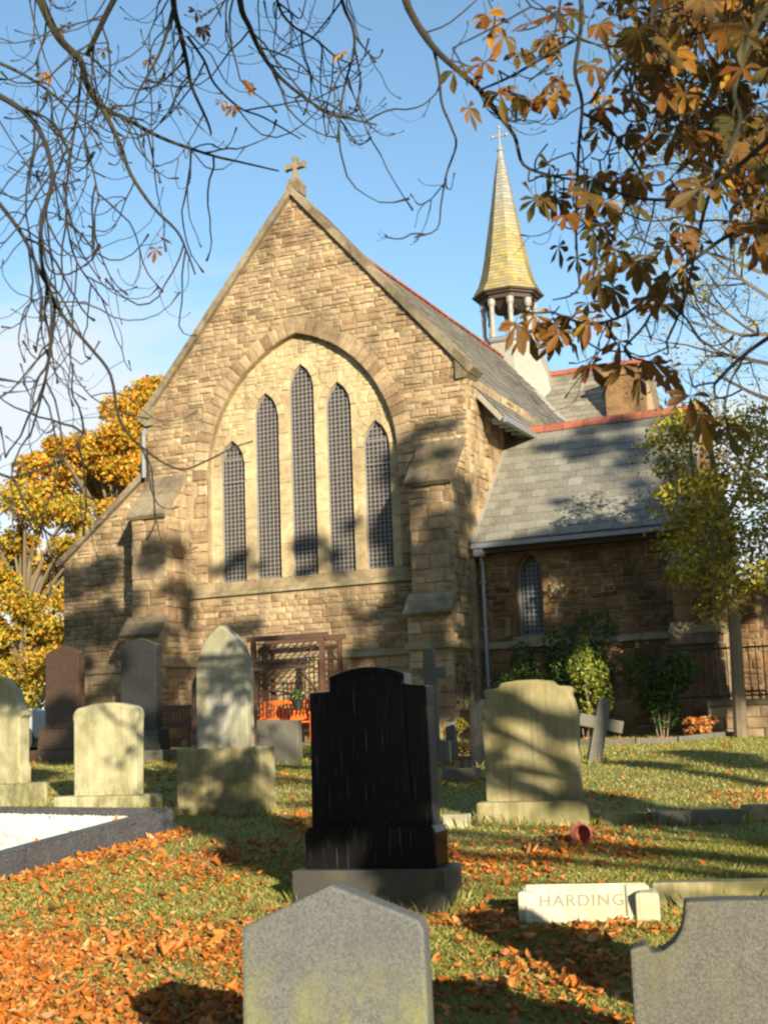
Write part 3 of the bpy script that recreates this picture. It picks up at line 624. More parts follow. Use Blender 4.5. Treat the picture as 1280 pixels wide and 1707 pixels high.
# transept behind
TY, TZ, THW = 15.8, 12.05, 4.1; tsl = SLP
for s in (1, -1):
    vd2 = Vector((0, s*THW*1.1, THW*1.1*tsl)); lv2 = vd2.length; vd2.normalize(); p0 = Vector((-5.6, TY-s*THW*1.1, TZ-THW*1.1*tsl)); roofbox('transept_roof', p0, VX, vd2, 10.4, lv2, .12, M_SLATE2, church)
    if s == 1: slates_joined(SLATEMB, p0+VX*5.6, VX, vd2, 4.8, lv2, .32, .27)
m = MB(); m.box((-.3, TY, 3.8), (9.8, 7.4, 8.4)); m.add([(4.3, TY-4.1, 7.2), (4.3, TY+4.1, 7.2), (4.3, TY, TZ-.1), (4.6, TY-4.1, 7.2), (4.6, TY+4.1, 7.2), (4.6, TY, TZ-.1)], [(0, 2, 1), (3, 4, 5), (0, 3, 5, 2), (1, 2, 5, 4)]); m.build('transept_wall', M_STONE, church)
ridge_tiles(Vector((1.0, TY, TZ)), VX, 3.6, M_RIDGE, church)
m = MB(); m.bar(Vector((3.05, 12.25, 9.2)), Vector((1.3, 13.9, 11.1)), .22, .05); m.build('lead_valley', M_LEAD, church)
m = MB(); m.box((4.3, 14.2, 9.9), (1.1, .9, 2.5)); m.box((4.3, 14.2, 11.2), (1.25, 1.05, .16)); m.box((4.3, 14.2, 11.35), (1.0, .8, .2)); m.build('chimney', M_STONE2, church)
# spire
SX, SY = 0, 15.8
m = MB(); m.lathe([(1.75, 10.9), (1.55, 11.9), (1.25, 12.6), (1.02, 13.1), (1.0, 13.2)], 8, (SX, SY, 0), rot=PI/8); sb = m.build('spire_base', M_LEAD, church)
m = MB(); m.lathe([(1.06, 13.2), (1.1, 13.26), (1.08, 13.36), (.98, 13.42)], 8, (SX, SY, 0), rot=PI/8); m.build('bellcote_curb', M_PIPE, church)
for k in range(8):
    a = PI/8+k*PI/4; m = MB(); m.lathe([(.12, 13.42), (.12, 13.55), (.085, 13.62), (.085, 14.2), (.11, 14.26), (.085, 14.32), (.085, 14.5), (.13, 14.6), (.13, 14.78)], 8, (SX+.88*math.cos(a), SY+.88*math.sin(a), 0)); m.build('bellcote_column', M_PAINTW, church)
m = MB(); m.lathe([(.98, 14.78), (1.0, 14.9), (1.12, 14.93), (1.12, 14.98), (1.22, 15.0), (1.22, 15.06)], 8, (SX, SY, 0), rot=PI/8); m.lathe([(.5, 14.5), (.9, 14.8)], 8, (SX, SY, 0), rot=PI/8); m.build('bellcote_cornice', M_DARKWOOD, church)
m = MB(); m.lathe([(.05, 14.35), (.28, 14.0), (.3, 13.95), (.2, 13.95)], 12, (SX, SY, 0)); m.build('bell', M_IRON, church)
sprof = [(1.24, 15.05), (1.0, 15.45), (.86, 15.9), (.74, 16.5), (.62, 17.2), (.50, 17.9), (.40, 18.5), (.26, 19.4), (.10, 20.25)]
m = MB(); z = 15.05; zz = []
while z < 20.2: zz.append(z); z += .13
zz.append(20.25); rr = np.interp(zz, [p[1] for p in sprof], [p[0] for p in sprof])
for i in range(len(zz)-1):
    for k in range(8):
        a, b = PI/8+k*PI/4, PI/8+(k+1)*PI/4; lo = rr[i]+.022; hi = rr[i+1]+.004
        P = lambda r_, t, z_: Vector((SX+r_*math.cos(t), SY+r_*math.sin(t), z_))
        nsub = max(2, int(rr[i]*5))
        for q in range(nsub):
            A0, A1 = P(lo, a, zz[i]), P(lo, b, zz[i]); B0, B1 = P(hi, a, zz[i+1]), P(hi, b, zz[i+1]); t0, t1 = q/nsub, (q+1)/nsub
            c = [A0.lerp(A1, t0), A0.lerp(A1, t1), B0.lerp(B1, t1), B0.lerp(B1, t0)]; j = random.uniform(0, .008)
            e = [P(hi, a, zz[i]+.01).lerp(P(hi, b, zz[i]+.01), t0), P(hi, a, zz[i]+.01).lerp(P(hi, b, zz[i]+.01), t1)]
            m.add([c[0]+(c[0]-Vector((SX, SY, zz[i])))*j, c[1]+(c[1]-Vector((SX, SY, zz[i])))*j, c[2], c[3]]+e, [(0, 1, 2, 3), (5, 4, 0, 1)])
spire = m.build('spire', M_SPIRE, church); spire['label'] = 'octagonal shingled spire, yellow with lichen below'
m = MB(); m.lathe([(.12, 20.2), (.09, 20.45), (.14, 20.5), (.10, 20.56), (.035, 20.7), (.03, 21.35)], 8, (SX, SY, 0)); m.bar((SX-.26, SY, 21.05), (SX+.26, SY, 21.05), .05)
for a in (-.26, 0, .26): m.lathe([(.02, 0), (.06, .04), (.06, .1), (.02, .14)], 8, (SX+a, SY, 20.98 if a else 21.3))
m.build('spire_finial', M_PAINTW, church)
SLATEMB.build('roof_slates', M_SLATE2, church)['kind'] = 'stuff'
# the 300 stones that show largest are objects, the rest one mesh
STONES.sort(key=lambda s: -s[0])
rest = MB(); restW = MB(); restA = MB()
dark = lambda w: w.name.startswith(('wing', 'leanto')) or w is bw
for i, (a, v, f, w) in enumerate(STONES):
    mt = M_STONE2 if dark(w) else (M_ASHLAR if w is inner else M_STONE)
    if i < 300: mesh_obj('stone', v, f, mt, w, [0]*len(f))
    else: (restW if dark(w) else (restA if w is inner else rest)).add(v, f)
rest.build('stonework', M_STONE, church)['kind'] = 'stuff'; restA.build('recess_stonework', M_ASHLAR, church)['kind'] = 'stuff'; restW.build('wing_stonework', M_STONE2, church)['kind'] = 'stuff'
print('stones', len(STONES))

# ---------------------------------------------------------------- gravestones
def grave(name, label, x, y, rz=-22, cat='gravestone', group='gravestones in the churchyard', lean=(0, 0)):
    o = thing(name, label, cat, (x, y, gz(x, y)-.02), math.radians(rz), group); o.rotation_euler = (math.radians(lean[0]), math.radians(lean[1]), math.radians(rz)); return o
def arc(cx, cz, r, a0, a1, n): return [(cx+r*math.cos(math.radians(a0+(a1-a0)*i/n)), cz+r*math.sin(math.radians(a0+(a1-a0)*i/n))) for i in range(n+1)]
def mirror(half): return half+[(-p[0], p[1]) for p in reversed(half) if abs(p[0]) > 1e-6]
def seg_top(w, z, rise, n=10):
    R = (w*w+rise*rise)/(2*rise); a = math.degrees(math.asin(w/R)); return arc(0, z+rise-R, R, 90-a, 90+a, n)
# front grey pointed stone
g = grave('headstone', 'grey granite headstone with shallow pointed top, nearest in the foreground', -.212, 4.6, -12)
zg = g.location.z
profile_obj('slab', [(-.318, -.2), (.318, -.2), (.31, .985-zg-.02), (.293, 1.0-zg), (0, 1.115-zg), (-.30, .985-zg), (-.313, .97-zg)], .11, M_GRANITE, g, .014)
block_obj('base', (.8, .3, .22), (0, .02, .06), M_GRANITE, g, .015)
# right foreground stone with scooped shoulder
g = grave('headstone', 'worn grey headstone with scooped shoulder, cut by the right frame edge', 1.215, 4.75, -10)
T = .995-g.location.z; half = [(.42, -.2), (.42, T-.155), (.36, T-.145)]+[(.355-.005, T-.165)]+[(.35-.13+.13*math.cos(math.radians(a))*1.0, T-.165+.0+.13*math.sin(math.radians(a))) for a in (0,)]
half = [(.42, -.2), (.42, T-.15), (.355, T-.14), (.35, T-.17)]+[(.35-.115*(1-math.cos(math.radians(a)))-.0, T-.17+.15*math.sin(math.radians(a))) for a in (10, 30, 50, 70)]+[(.23, T-.02), (.215, T)]
sc_ = [(.35-.125*math.sin(math.radians(a)), T-.17+.15*(1-math.cos(math.radians(a)))) for a in (0, 20, 40, 60, 80, 90)]
half = [(.42, -.2), (.42, T-.155), (.36, T-.14)]+sc_+[(.222, T), (.1, T+.004)]
profile_obj('slab', mirror(half), .13, M_GRANITE2, g, .012); block_obj('base', (1.0, .34, .2), (0, .02, .06), M_GRANITE2, g, .015)
# stone outside the frame whose shadow falls across the grass
g = grave('headstone', 'tall plain grey headstone just outside the right frame edge', 2.42, 4.2, -18); T = 1.78-g.location.z
profile_obj('slab', [(-.36, -.2), (.36, -.2), (.36, T-.16), (.2, T-.04), (0, T), (-.2, T-.04), (-.36, T-.16)], .14, M_GRANITE2, g, .014); block_obj('base', (.95, .36, .26), (0, .02, .08), M_GRANITE2, g, .015)
# tall black stone
g = grave('headstone', 'tall polished black granite headstone on stepped base in the middle', -.145, 10.05, -17)
zg = g.location.z
block_obj('base', (1.15, .52, .36), (0, 0, .09), M_BLACKROUGH, g, .014)
profile_obj('die', [(-.50, .27), (.50, .27), (.50, .52), (.47, .57), (-.47, .57), (-.50, .52)], .33, M_BLACK, g, .01)
half = [(.465, .5), (.455, 1.97-zg), (.30, 1.985-zg)]
top = [(p[0], p[1]) for p in seg_top(.29, 2.045-zg, .06)]
prof = [(-.465, .5), (.465, .5), (.452, 1.95-zg), (.29, 1.965-zg)]+top+[(-.29, 1.935-zg), (-.455, 1.93-zg)]
profile_obj('slab', prof, .22, M_BLACK, g, .012)
profile_obj('raised_panel', [(-.32, .6), (.32, .6)]+[(p[0]*1.0, p[1]-.03) for p in seg_top(.285, 2.03-zg, .06)], .02, M_BLACK, g, .006, -.118)
m = MB(); m.add([(.4605, -.10, .56), (.4605, .10, .56), (.4485, .10, 1.94-zg), (.4485, -.10, 1.94-zg), (.468, -.10, .56), (.468, .10, .56), (.456, .10, 1.94-zg), (.456, -.10, 1.94-zg)], [(3, 2, 1, 0), (4, 5, 6, 7), (0, 1, 5, 4), (1, 2, 6, 5), (2, 3, 7, 6), (3, 0, 4, 7)]); fixnormals(m.build('rough_side', M_BLACKROUGH, g))
# gothic arch stone
g = grave('headstone', 'pale lichened pointed arch headstone standing on a tall brown block', -1.84, 14.85, -22)
zg = g.location.z; block_obj('base', (.96, .5, .78), (0, 0, .33), M_MOSSY, g, .02)
T = 2.87-zg; ap = arch_pts(0, .32, T-.54, .62, .70, 8); profile_obj('slab', ap, .17, M_PALEGREY, g, .02)
# pale round shouldered stone
g = grave('headstone', 'bright pale headstone with rounded shoulders left of the pointed arch stone', -3.27, 15.5, -22)
zg = g.location.z; T = 1.6+(1241-1172)/2208*15.4-zg
half = [(.42, .12), (.43, T-.22), (.44, T-.17)]+arc(.33, T-.15, .11, 0, 70, 4); profile_obj('slab', mirror(half+[(.3, T-.035), (.2, T-.012), (.08, T)]), .17, M_PALE, g, .03)
block_obj('base', (1.16, .5, .26), (0, -.02, .08), M_PALE, g, .03)
# far left stone
g = grave('headstone', 'pale lichened headstone with ornate shoulders cut by the left frame edge', -4.76, 16.4, -22)
zg = g.location.z; T = 2.46-zg
half = [(.36, .15), (.36, .45), (.33, .5), (.33, T-.5), (.38, T-.47), (.38, T-.42), (.30, T-.38), (.27, T-.28), (.22, T-.16), (.12, T-.08), (.06, T)]; profile_obj('slab', mirror(half), .2, M_PALE, g, .02)
block_obj('base', (.95, .55, .34), (0, 0, .1), M_PALE, g, .025)
# brown and dark granite pair
for nm, lab, x, y, mt, w, tz in (('headstone', 'brown granite headstone with shouldered point in front of the left aisle', -5.92, 24.3, M_BROWNG, .36, 1.6+(1245-1080)/2208*24.3), ('headstone', 'dark granite headstone with shouldered point before the left buttress', -4.36, 23.4, M_DARKG, .36, 1.6+(1239-1066)/2208*23.4)):
    g = grave(nm, lab, x, y, -22); T = tz-g.location.z
    profile_obj('slab', [(-w, .55), (w, .55), (w, T-.14), (w-.1, T-.09), (0, T), (-w+.1, T-.09), (-w, T-.14)], .2, mt, g, .012)
    block_obj('plinth', (2*w+.22, .38, .38), (0, 0, .40), mt, g, .02, .06); block_obj('base', (2*w+.45, .55, .26), (0, 0, .09), M_MIDG if mt is M_DARKG else mt, g, .02)
# half hidden stone behind the gothic one
g = grave('headstone', 'dark round topped headstone half hidden behind the pale pointed arch stone', -2.72, 20.3, -22); T = 2.75-g.location.z
profile_obj('slab', [(-.3, 0), (.3, 0)]+arc(0, T-.35, .3, 0, 180, 12), .18, M_BROWNG, g, .02); block_obj('base', (.9, .4, .2), (0, 0, .08), M_MIDG, g, .02)
g = grave('headstone', 'low square grey headstone in front of the orange bench', -1.77, 21.1, -22); profile_obj('slab', [(-.36, 0), (.36, 0), (.36, .70), (-.36, .73)], .16, M_MIDG, g, .015)
# big mossy stone
g = grave('headstone', 'broad mossy brown headstone with stepped shoulders, right of the black stone', 1.39, 13.45, -16); zg = g.location.z; T = 2.08-zg
half = [(.47, .12), (.47, T-.62), (.485, T-.35), (.45, T-.2), (.43, T-.16), (.455, T-.1), (.43, T-.07), (.30, T-.06), (.26, T-.01), (.1, T+.01)]; profile_obj('slab', mirror(half), .2, M_MOSSY, g, .02)
block_obj('base', (1.1, .46, .30), (0, 0, .08), M_MOSSY, g, .03)
# leaning cross
def cross_stone(label, x, y, H, w, t, zc, lean, mt, rz=-22):
    g = grave('stone_cross', label, x, y, rz, 'stone cross', 'stone crosses', lean)
    profile_obj('shaft', [(-t*1.15, -.15), (t*1.15, -.15), (t, H), (-t, H)], .13, mt, g, .01)
    for s in (-1, 1): profile_obj('arm', [(s*t*.9, zc-t*.95), (s*w, zc-t*1.0), (s*w, zc+t*1.0), (s*t*.9, zc+t*.95)] if s > 0 else [(s*w, zc-t), (s*t*.9, zc-t*.95), (s*t*.9, zc+t*.95), (s*w, zc+t)], .125, mt, g, .01)
    return g
cross_stone('grey stone cross leaning to the right on the lawn', 2.86, 19.3, .95, .32, .09, .60, (0, 13), M_MIDG, 4)
c = cross_stone('pale stone cross rising behind the tall black headstone', .60, 20.0, 1.72, .27, .085, 1.36, (0, 0), M_MIDG); block_obj('base', (.6, .6, .4), (0, 0, .15), M_MIDG, c, .02)
g = grave('headstone', 'dark leaning headstone with notched top beside the broad mossy stone', 1.33, 19.1, -25, lean=(0, 3)); profile_obj('slab', [(-.24, -.1), (.24, -.1), (.27, 1.0), (.16, .92), (-.05, .97), (-.25, .88)], .16, M_DARKG, g, .015)
# low pieces
def low(name, label, x, y, sz, rz, mt, cat='kerb stone', z=0, grp=None):
    g = thing(name, label, cat, (x, y, gz(x, y)-.03), math.radians(rz), grp); block_obj('block', sz, (0, 0, sz[2]/2+z), mt, g, .012); return g
low('marker_stone', 'small pale marker block at the foot of the black headstone', atx(755, 13.1), 13.15, (.24, .16, .16), -20, M_WHITEM, 'marker stone')
low('marker_stone', 'low grey ledge with a flower pot on it', atx(765, 17.4), 17.4, (.42, .3, .2), -20, M_MIDG, 'marker stone')
low('marker_stone', 'small grey stump stone left of the golden bush', atx(751, 20.5), 20.5, (.14, .14, .62), -20, M_MIDG, 'marker stone')
low('kerb_stone', 'short mossy kerb stone beside the broad mossy headstone', atx(1035, 13.2), 13.15, (.56, .16, .13), -8, M_MOSSY, 'kerb stone', 0, 'flat kerb stones')
low('kerb_stone', 'longer grey kerb stone in the middle of the right lawn', atx(1150, 12.85), 12.9, (.84, .18, .15), -10, M_MIDG, 'kerb stone', 0, 'flat kerb stones')
low('kerb_stone', 'kerb stone running out of the right frame edge', atx(1290, 12.9), 13.0, (.7, .2, .17), -8, M_MOSSY, 'kerb stone', 0, 'flat kerb stones')
# white inscribed kerb
g = thing('inscribed_kerb', 'white marble kerb block lettered HARDING lying on the grass', 'grave kerb', (1.27, 9.28, gz(1.27, 9.3)-.03), math.radians(-9), None)
sec = [(-.13, 0), (.11, 0), (.11, .26), (-.0, .27), (-.13, .06)]
m = MB(); n = len(sec); X0, X1 = -.42, .42
m.add([(X0, p[0], p[1]) for p in sec]+[(X1, p[0], p[1]) for p in sec], [tuple(range(n)), tuple(range(2*n-1, n-1, -1))]+[(i, i+n, (i+1) % n+n, (i+1) % n) for i in range(n)]); hb = fixnormals(m.build('block', M_WHITEM, g)); bm = bmesh.new(); bm.from_mesh(hb.data); bmesh.ops.bevel(bm, geom=list(bm.edges), offset=.018, segments=3, affect='EDGES'); bm.to_mesh(hb.data); bm.free()
block_obj('end_block', (.16, .29, .235), (.40, -.03, .11), M_WHITEM, g, .035); block_obj('end_ledge', (.12, .24, .24), (-.40, .05, .115), M_WHITEM, g, .03)
cu = bpy.data.curves.new('inscription', 'FONT'); cu.body = 'HARDING'; cu.size = .115; cu.align_x = 'CENTER'; cu.align_y = 'CENTER'; cu.extrude = .002; cu.space_character = 1.15
to = bpy.data.objects.new('t', cu); COL.objects.link(to); dg = bpy.context.evaluated_depsgraph_get(); me = bpy.data.meshes.new_from_object(to.evaluated_get(dg)); bpy.data.objects.remove(to)
me.materials.clear(); me.materials.append(M_INK); ins = bpy.data.objects.new('inscription', me); COL.objects.link(ins); ins.parent = g; ins.location = (-.03, -.0665, .1675); ins.rotation_euler = (math.atan2(.21, .13), 0, 0)
m = MB(); m.bar((.27, -.128, .075), (.27, -.012, .26), .012); m.build('incised_line', M_INK, g)
low('kerb_stone', 'mossy grave kerb running right behind the HARDING block', atx(1165, 9.6), 9.62, (.82, .17, .2), -9, M_MOSSY, 'kerb stone', 0, 'flat kerb stones')
# gravel plot with granite kerb
P0 = Vector((-2.30, 13.5, 0)); e1, e2 = Vector((-math.sin(TH), -math.cos(TH), 0)), Vector((-math.cos(TH), math.sin(TH), 0))
g = thing('grave_plot', 'grave plot of white gravel framed by a dark granite kerb at left', 'grave plot', (P0.x, P0.y, 0), 0); zk = .86
def kerb(a, b, w=.15):
    za, zb = gz(P0.x+a.x, P0.y+a.y), gz(P0.x+b.x, P0.y+b.y); d = (b-a).normalized(); s = Vector((-d.y, d.x, 0))*w/2; m = MB()
    q = [a-s, b-s, b+s, a+s]; bo = [Vector((p.x, p.y, min(za, zb)-.3)) for p in q]; to_ = [Vector((q[0].x, q[0].y, za+.24)), Vector((q[1].x, q[1].y, zb+.24)), Vector((q[2].x, q[2].y, zb+.24)), Vector((q[3].x, q[3].y, za+.24))]
    m.add(bo+to_, [(3, 2, 1, 0), (4, 5, 6, 7), (0, 1, 5, 4), (1, 2, 6, 5), (2, 3, 7, 6), (3, 0, 4, 7)]); o = fixnormals(m.build('kerb', M_KERB, g))
    bm = bmesh.new(); bm.from_mesh(o.data); bmesh.ops.bevel(bm, geom=list(bm.edges), offset=.015, segments=2, affect='EDGES'); bm.to_mesh(o.data); bm.free()
A, B, C_, D_ = Vector((0, 0, 0)), e1*2.6, e1*2.6+e2*2.3, e2*2.3
kerb(A-e1*.075, B+e1*.075); kerb(A+e2*.085, D_+e2*.075); kerb(B+e2*.085, C_+e2*.075); kerb(D_+e1*.085, C_-e1*.085)
m = MB(); m.add([A+Vector((0, 0, gz(P0.x, P0.y)+.15)), B+Vector((0, 0, gz(P0.x+B.x, P0.y+B.y)+.15)), C_+Vector((0, 0, gz(P0.x+C_.x, P0.y+C_.y)+.15)), D_+Vector((0, 0, gz(P0.x+D_.x, P0.y+D_.y)+.15))], [(0, 3, 2, 1)]); fixnormals(m.build('gravel_bed', M_GRAVEL, g))
V = []; R_ = []
N = 14000; a = RG.uniform(.08, 2.5, N); b = RG.uniform(.08, 2.2, N); sz = RG.uniform(.012, .024, N)
px_ = e1.x*a+e2.x*b; py_ = e1.y*a+e2.y*b; pz = np.interp(P0.y+py_, GY, GZ)+.155
base = np.array([(1, 0, 0), (0, 1, 0), (-1, 0, 0), (0, -1, 0)]); th_ = RG.uniform(0, 6.28, N)
cs, sn = np.cos(th_), np.sin(th_); cen = np.stack([px_, py_, pz], 1)
q = [cen+np.stack([sz*(cs*bx-sn*by), sz*(sn*bx+cs*by), 0*sz], 1) for bx, by, _ in base]; topv = cen+np.stack([RG.uniform(-.4, .4, N)*sz, RG.uniform(-.4, .4, N)*sz, sz*.9], 1)
tri = np.concatenate([np.stack([q[i], q[(i+1) % 4], topv], 1) for i in range(4)], 0).reshape(-1, 3); o = np_obj('gravel', tri, 3, M_GRAVEL, g, np.tile(RG.random(N), 4)); o['kind'] = 'stuff'
# pots
g = thing('flower_pot', 'dark pot of red flowers on the low grey ledge', 'flower pot', (atx(772, 17.35), 17.35, gz(atx(772, 17.35), 17.35)+.17)); m = MB(); m.lathe([(.06, 0), (.085, .13), (.095, .14), (.09, .16)], 12); m.build('pot', M_PLASTIC, g)
M_REDF = m_leaf('red_petal', [(0, (.25, .02, .015)), (1, (.42, .05, .03))], .2); M_WHITEF = m_leaf('white_petal', [(0, (.7, .7, .68)), (1, (.8, .8, .76))], .2)
def leafballs(cen, rad, n, size, seed=0, flat=1.0, surf=.5, aspect=.55):
    """diamond leaves filling ellipsoids: returns (4n,3)"""
    rg = np.random.default_rng(seed); cen = np.atleast_2d(cen); rad = np.atleast_2d(rad); k = len(cen); idx = rg.integers(0, k, n) if np.isscalar(n) else np.repeat(np.arange(k), n); n = len(idx)
    d = rg.normal(size=(n, 3)); d /= np.linalg.norm(d, axis=1, keepdims=True); r = rg.random(n)**(1/3*surf+.0)
    p = cen[idx]+d*rad[idx]*r[:, None]; nrm = d*.6+rg.normal(size=(n, 3))*.8+np.array([0, 0, .3]); nrm /= np.linalg.norm(nrm, axis=1, keepdims=True)
    t = rg.normal(size=(n, 3)); t -= nrm*(t*nrm).sum(1, keepdims=True); t /= np.linalg.norm(t, axis=1, keepdims=True); b = np.cross(nrm, t); s = (size*rg.uniform(.6, 1.35, n))[:, None]
    V = np.stack([p-t*s*.5, p+b*s*aspect*.5-t*s*.05, p+t*s*.5, p-b*s*aspect*.5-t*s*.05], 1); V[:, 0] -= nrm*s*.12; V[:, 2] -= nrm*s*.15
    return V.reshape(-1, 3), rg.random(n)
V, r_ = leafballs([(0, 0, .22)], [(.08, .08, .06)], 90, .045, 3); np_obj('blooms', V, 4, M_REDF, g, r_)
g = thing('fallen_pot', 'reddish brown plant pot lying on its side on the grass', 'plant pot', (atx(958, 12.05), 12.05, gz(atx(958, 12), 12.05)+.085)); m = MB()
m.lathe([(.058, -.13), (.085, .04), (.098, .045), (.098, .075), (.084, .075), (.07, -.0), (.05, -.11)], 16, M=Matrix.Rotation(math.radians(-14), 4, 'Z') @ Matrix.Rotation(math.radians(82), 4, 'X')); m.f = [q for q in m.f if len(q) == 4 or q[0] > 20 or True]
m.build('pot', M_TERRA, g, True)

# ---------------------------------------------------------------- benches, arbour, car, wall and railings
def bench(label, x, y, rz, mat, w=1.5, h=.92):
    g = thing('bench', label, 'bench', (x, y, gz(x, y)), math.radians(rz), 'wooden slatted benches')
    for s in (-1, 1):
        m = MB(); m.box((s*(w/2-.04), -.24, .3), (.07, .07, .6)); m.build('leg', mat, g); m = MB(); m.bar((s*(w/2-.04), .24, 0), (s*(w/2-.04), .32, h), .07); m.build('leg', mat, g)
        m = MB(); m.box((s*(w/2-.04), 0, .62), (.08, .6, .05)); m.build('armrest', mat, g)
    for k in range(5): m = MB(); m.box((0, -.24+k*.11, .43), (w-.02, .085, .03)); m.build('seat_slat', mat, g)
    for zz in (.5, h-.04): m = MB(); m.bar((-w/2+.06, .27+.05*zz, zz), (w/2-.06, .27+.05*zz, zz), .05, .09); m.build('back_rail', mat, g)
    n = int(w/.1)
    for k in range(n): m = MB(); xx = -w/2+.11+k*(w-.22)/(n-1); m.bar((xx, .29, .5), (xx, .325, h-.06), .05, .02); m.build('back_slat', mat, g)
    return g
bench('bright orange stained wooden bench inside the trellis arbour', -2.30, 29.2, -24, M_ORANGEWOOD, 1.6)
bench('red brown slatted bench against the wall left of the arbour', atx(285, 29.6)-.1, 29.7, -24, M_REDWOOD, 1.5)
g = thing('arbour', 'dark wooden trellis arbour with lattice roof over the orange bench', 'arbour', (-2.02, 29.0, gz(-2, 29)), -TH); AWd, AD, AH = .84, .42, 2.2
for sx in (-1, 1):
    for sy in (-1, 1): m = MB(); m.box((sx*AWd, sy*AD, AH/2), (.09, .09, AH)); m.build('post', M_REDWOOD, g)
for sy in (-1, 1): m = MB(); m.box((0, sy*AD, AH+.05), (2*AWd+.3, .06, .11)); m.build('beam', M_REDWOOD, g)
def lattice(p, u, v, lu, lv, name, mat, step=.13, diag=False):
    m = MB(); k = 0
    while k <= lu+1e-6: m.bar(p+u*k, p+u*k+v*lv, .022, .014); k += step
    k = 0
    nn = u.cross(v).normalized()*.012
    while k <= lv+1e-6: m.bar(p+v*k+nn, p+v*k+u*lu+nn, .022, .014); k += step
    m.build(name, mat, g)
for sx in (-1, 1): lattice(Vector((sx*AWd, -AD, .6)), VY, VZ, 2*AD, AH-.62, 'side_lattice', M_REDWOOD)
rv = Vector((0, 1, .55)).normalized(); lattice(Vector((-AWd, -AD-.55, AH-.62)), VX, rv, 2*AWd, 1.2, 'roof_lattice', M_DARKWOOD, .17)
m = MB(); m.bar((-AWd-.05, -AD-.55, AH-.64), (AWd+.05, -AD-.55, AH-.64), .06); m.build('front_rail', M_DARKWOOD, g)
for s in (-1, 1):
    m = MB(); m.tube(smooth_path([(s*.82, -AD-.05, AH-.75), (s*.7, -AD-.05, AH-.66), (s*.4, -AD-.05, AH-.58), (0, -AD-.05, AH-.56)]), .02, 5); m.build('arch_brace', M_DARKWOOD, g); m = MB(); m.bar((s*.82, -AD, AH-1.25), (s*.55, -AD-.5, AH-.66), .05); m.build('brace', M_DARKWOOD, g)
lattice(Vector((AWd-.42, -AD-.01, .9)), VX, VZ, .42, .95, 'front_lattice', M_DARKWOOD, .11)
h = thing('wall_lamp', 'small white wall lamp above the trellis arbour', 'lamp', cw(-.72, -.06, 2.35)); h.rotation_euler.z = -TH; m = MB(); m.lathe([(.06, 0), (.17, .0), (.15, .07), (.05, .11), (.03, .2)], 12, (0, -.2, -.1)); m.build('shade', M_PAINTW, h); m = MB(); m.bar((0, 0, .06), (0, -.2, .06), .03); m.build('bracket', M_PAINTW, h)
h = thing('hanging_basket', 'dark hanging basket with green and white plant in the arbour', 'hanging basket', (atx(497, 28.5), 28.5, 2.18)); m = MB(); m.lathe([(.07, 0), (.13, .2), (.15, .22), (.13, .22)], 12); m.build('basket', M_PLASTIC, h)
for k in range(3): m = MB(); a = k*2.1; m.bar((.13*math.cos(a), .13*math.sin(a), .2), (0, 0, .95), .01); m.build('chain', M_IRON, h)
V, r_ = leafballs([(0, 0, .3)], [(.17, .17, .14)], 260, .07, 5); np_obj('plant', V, 4, M_SHRUB, h, r_); V, r_ = leafballs([(.02, -.05, .32)], [(.16, .16, .13)], 40, .05, 6); np_obj('blooms', V, 4, M_WHITEF, h, r_)
# parked car
M_CARP = m_plain('silver_blue_paint', (.30, .34, .38), .3, .3, .05, 3, .02); M_CARG = m_plain('car_glass', (.02, .025, .03), .1, 0, .1, 3, 0); M_TYRE = m_plain('tyre_rubber', (.02, .02, .02), .8)
g = thing('parked_car', 'grey parked car partly hidden behind the leftmost gravestones', 'car', (-9.0, 28.3, gnd(28.3)), math.radians(3))
body = [(-2.0, .3), (2.0, .3), (2.05, .55), (1.95, .85), (1.1, .98), (-1.75, 1.0), (-2.02, .9), (-2.05, .5)]; profile_obj('body', body, 1.7, M_CARP, g, .05)
cab = [(-1.8, .97), (1.05, .97), (.35, 1.5), (.1, 1.56), (-1.2, 1.58), (-1.5, 1.52)]; profile_obj('cabin', cab, 1.5, M_CARG, g, .04); profile_obj('roof', [(-1.55, 1.53), (.3, 1.51), (.1, 1.585), (-1.2, 1.605)], 1.52, M_CARP, g, .02)
for xx in (-1.62, -.55, .62): m = MB(); m.bar((xx, -.765, .97), (xx+(.12 if xx < -1 else (0 if xx < 0 else -.45)), -.745, 1.54), .05); m.build('pillar', M_CARP, g)
for xx in (-1.25, 1.3):
    for s in (-1, 1):
        m = MB(); m.lathe([(.2, -.09), (.31, -.09), (.32, 0), (.31, .09), (.2, .09)], 20, M=Matrix.Translation((xx, s*.8, .31)) @ Matrix.Rotation(PI/2, 4, 'X')); wh = m.build('wheel', M_TYRE, g); m = MB(); m.lathe([(.19, -.1), (.19, .1)], 16, M=Matrix.Translation((xx, s*.8, .31)) @ Matrix.Rotation(PI/2, 4, 'X')); m.build('rim', M_CARP, wh)
for s in (-1, 1): m = MB(); m.box((-2.0, s*.6, .78), (.06, .3, .16)); m.build('tail_light', M_REDF, g)
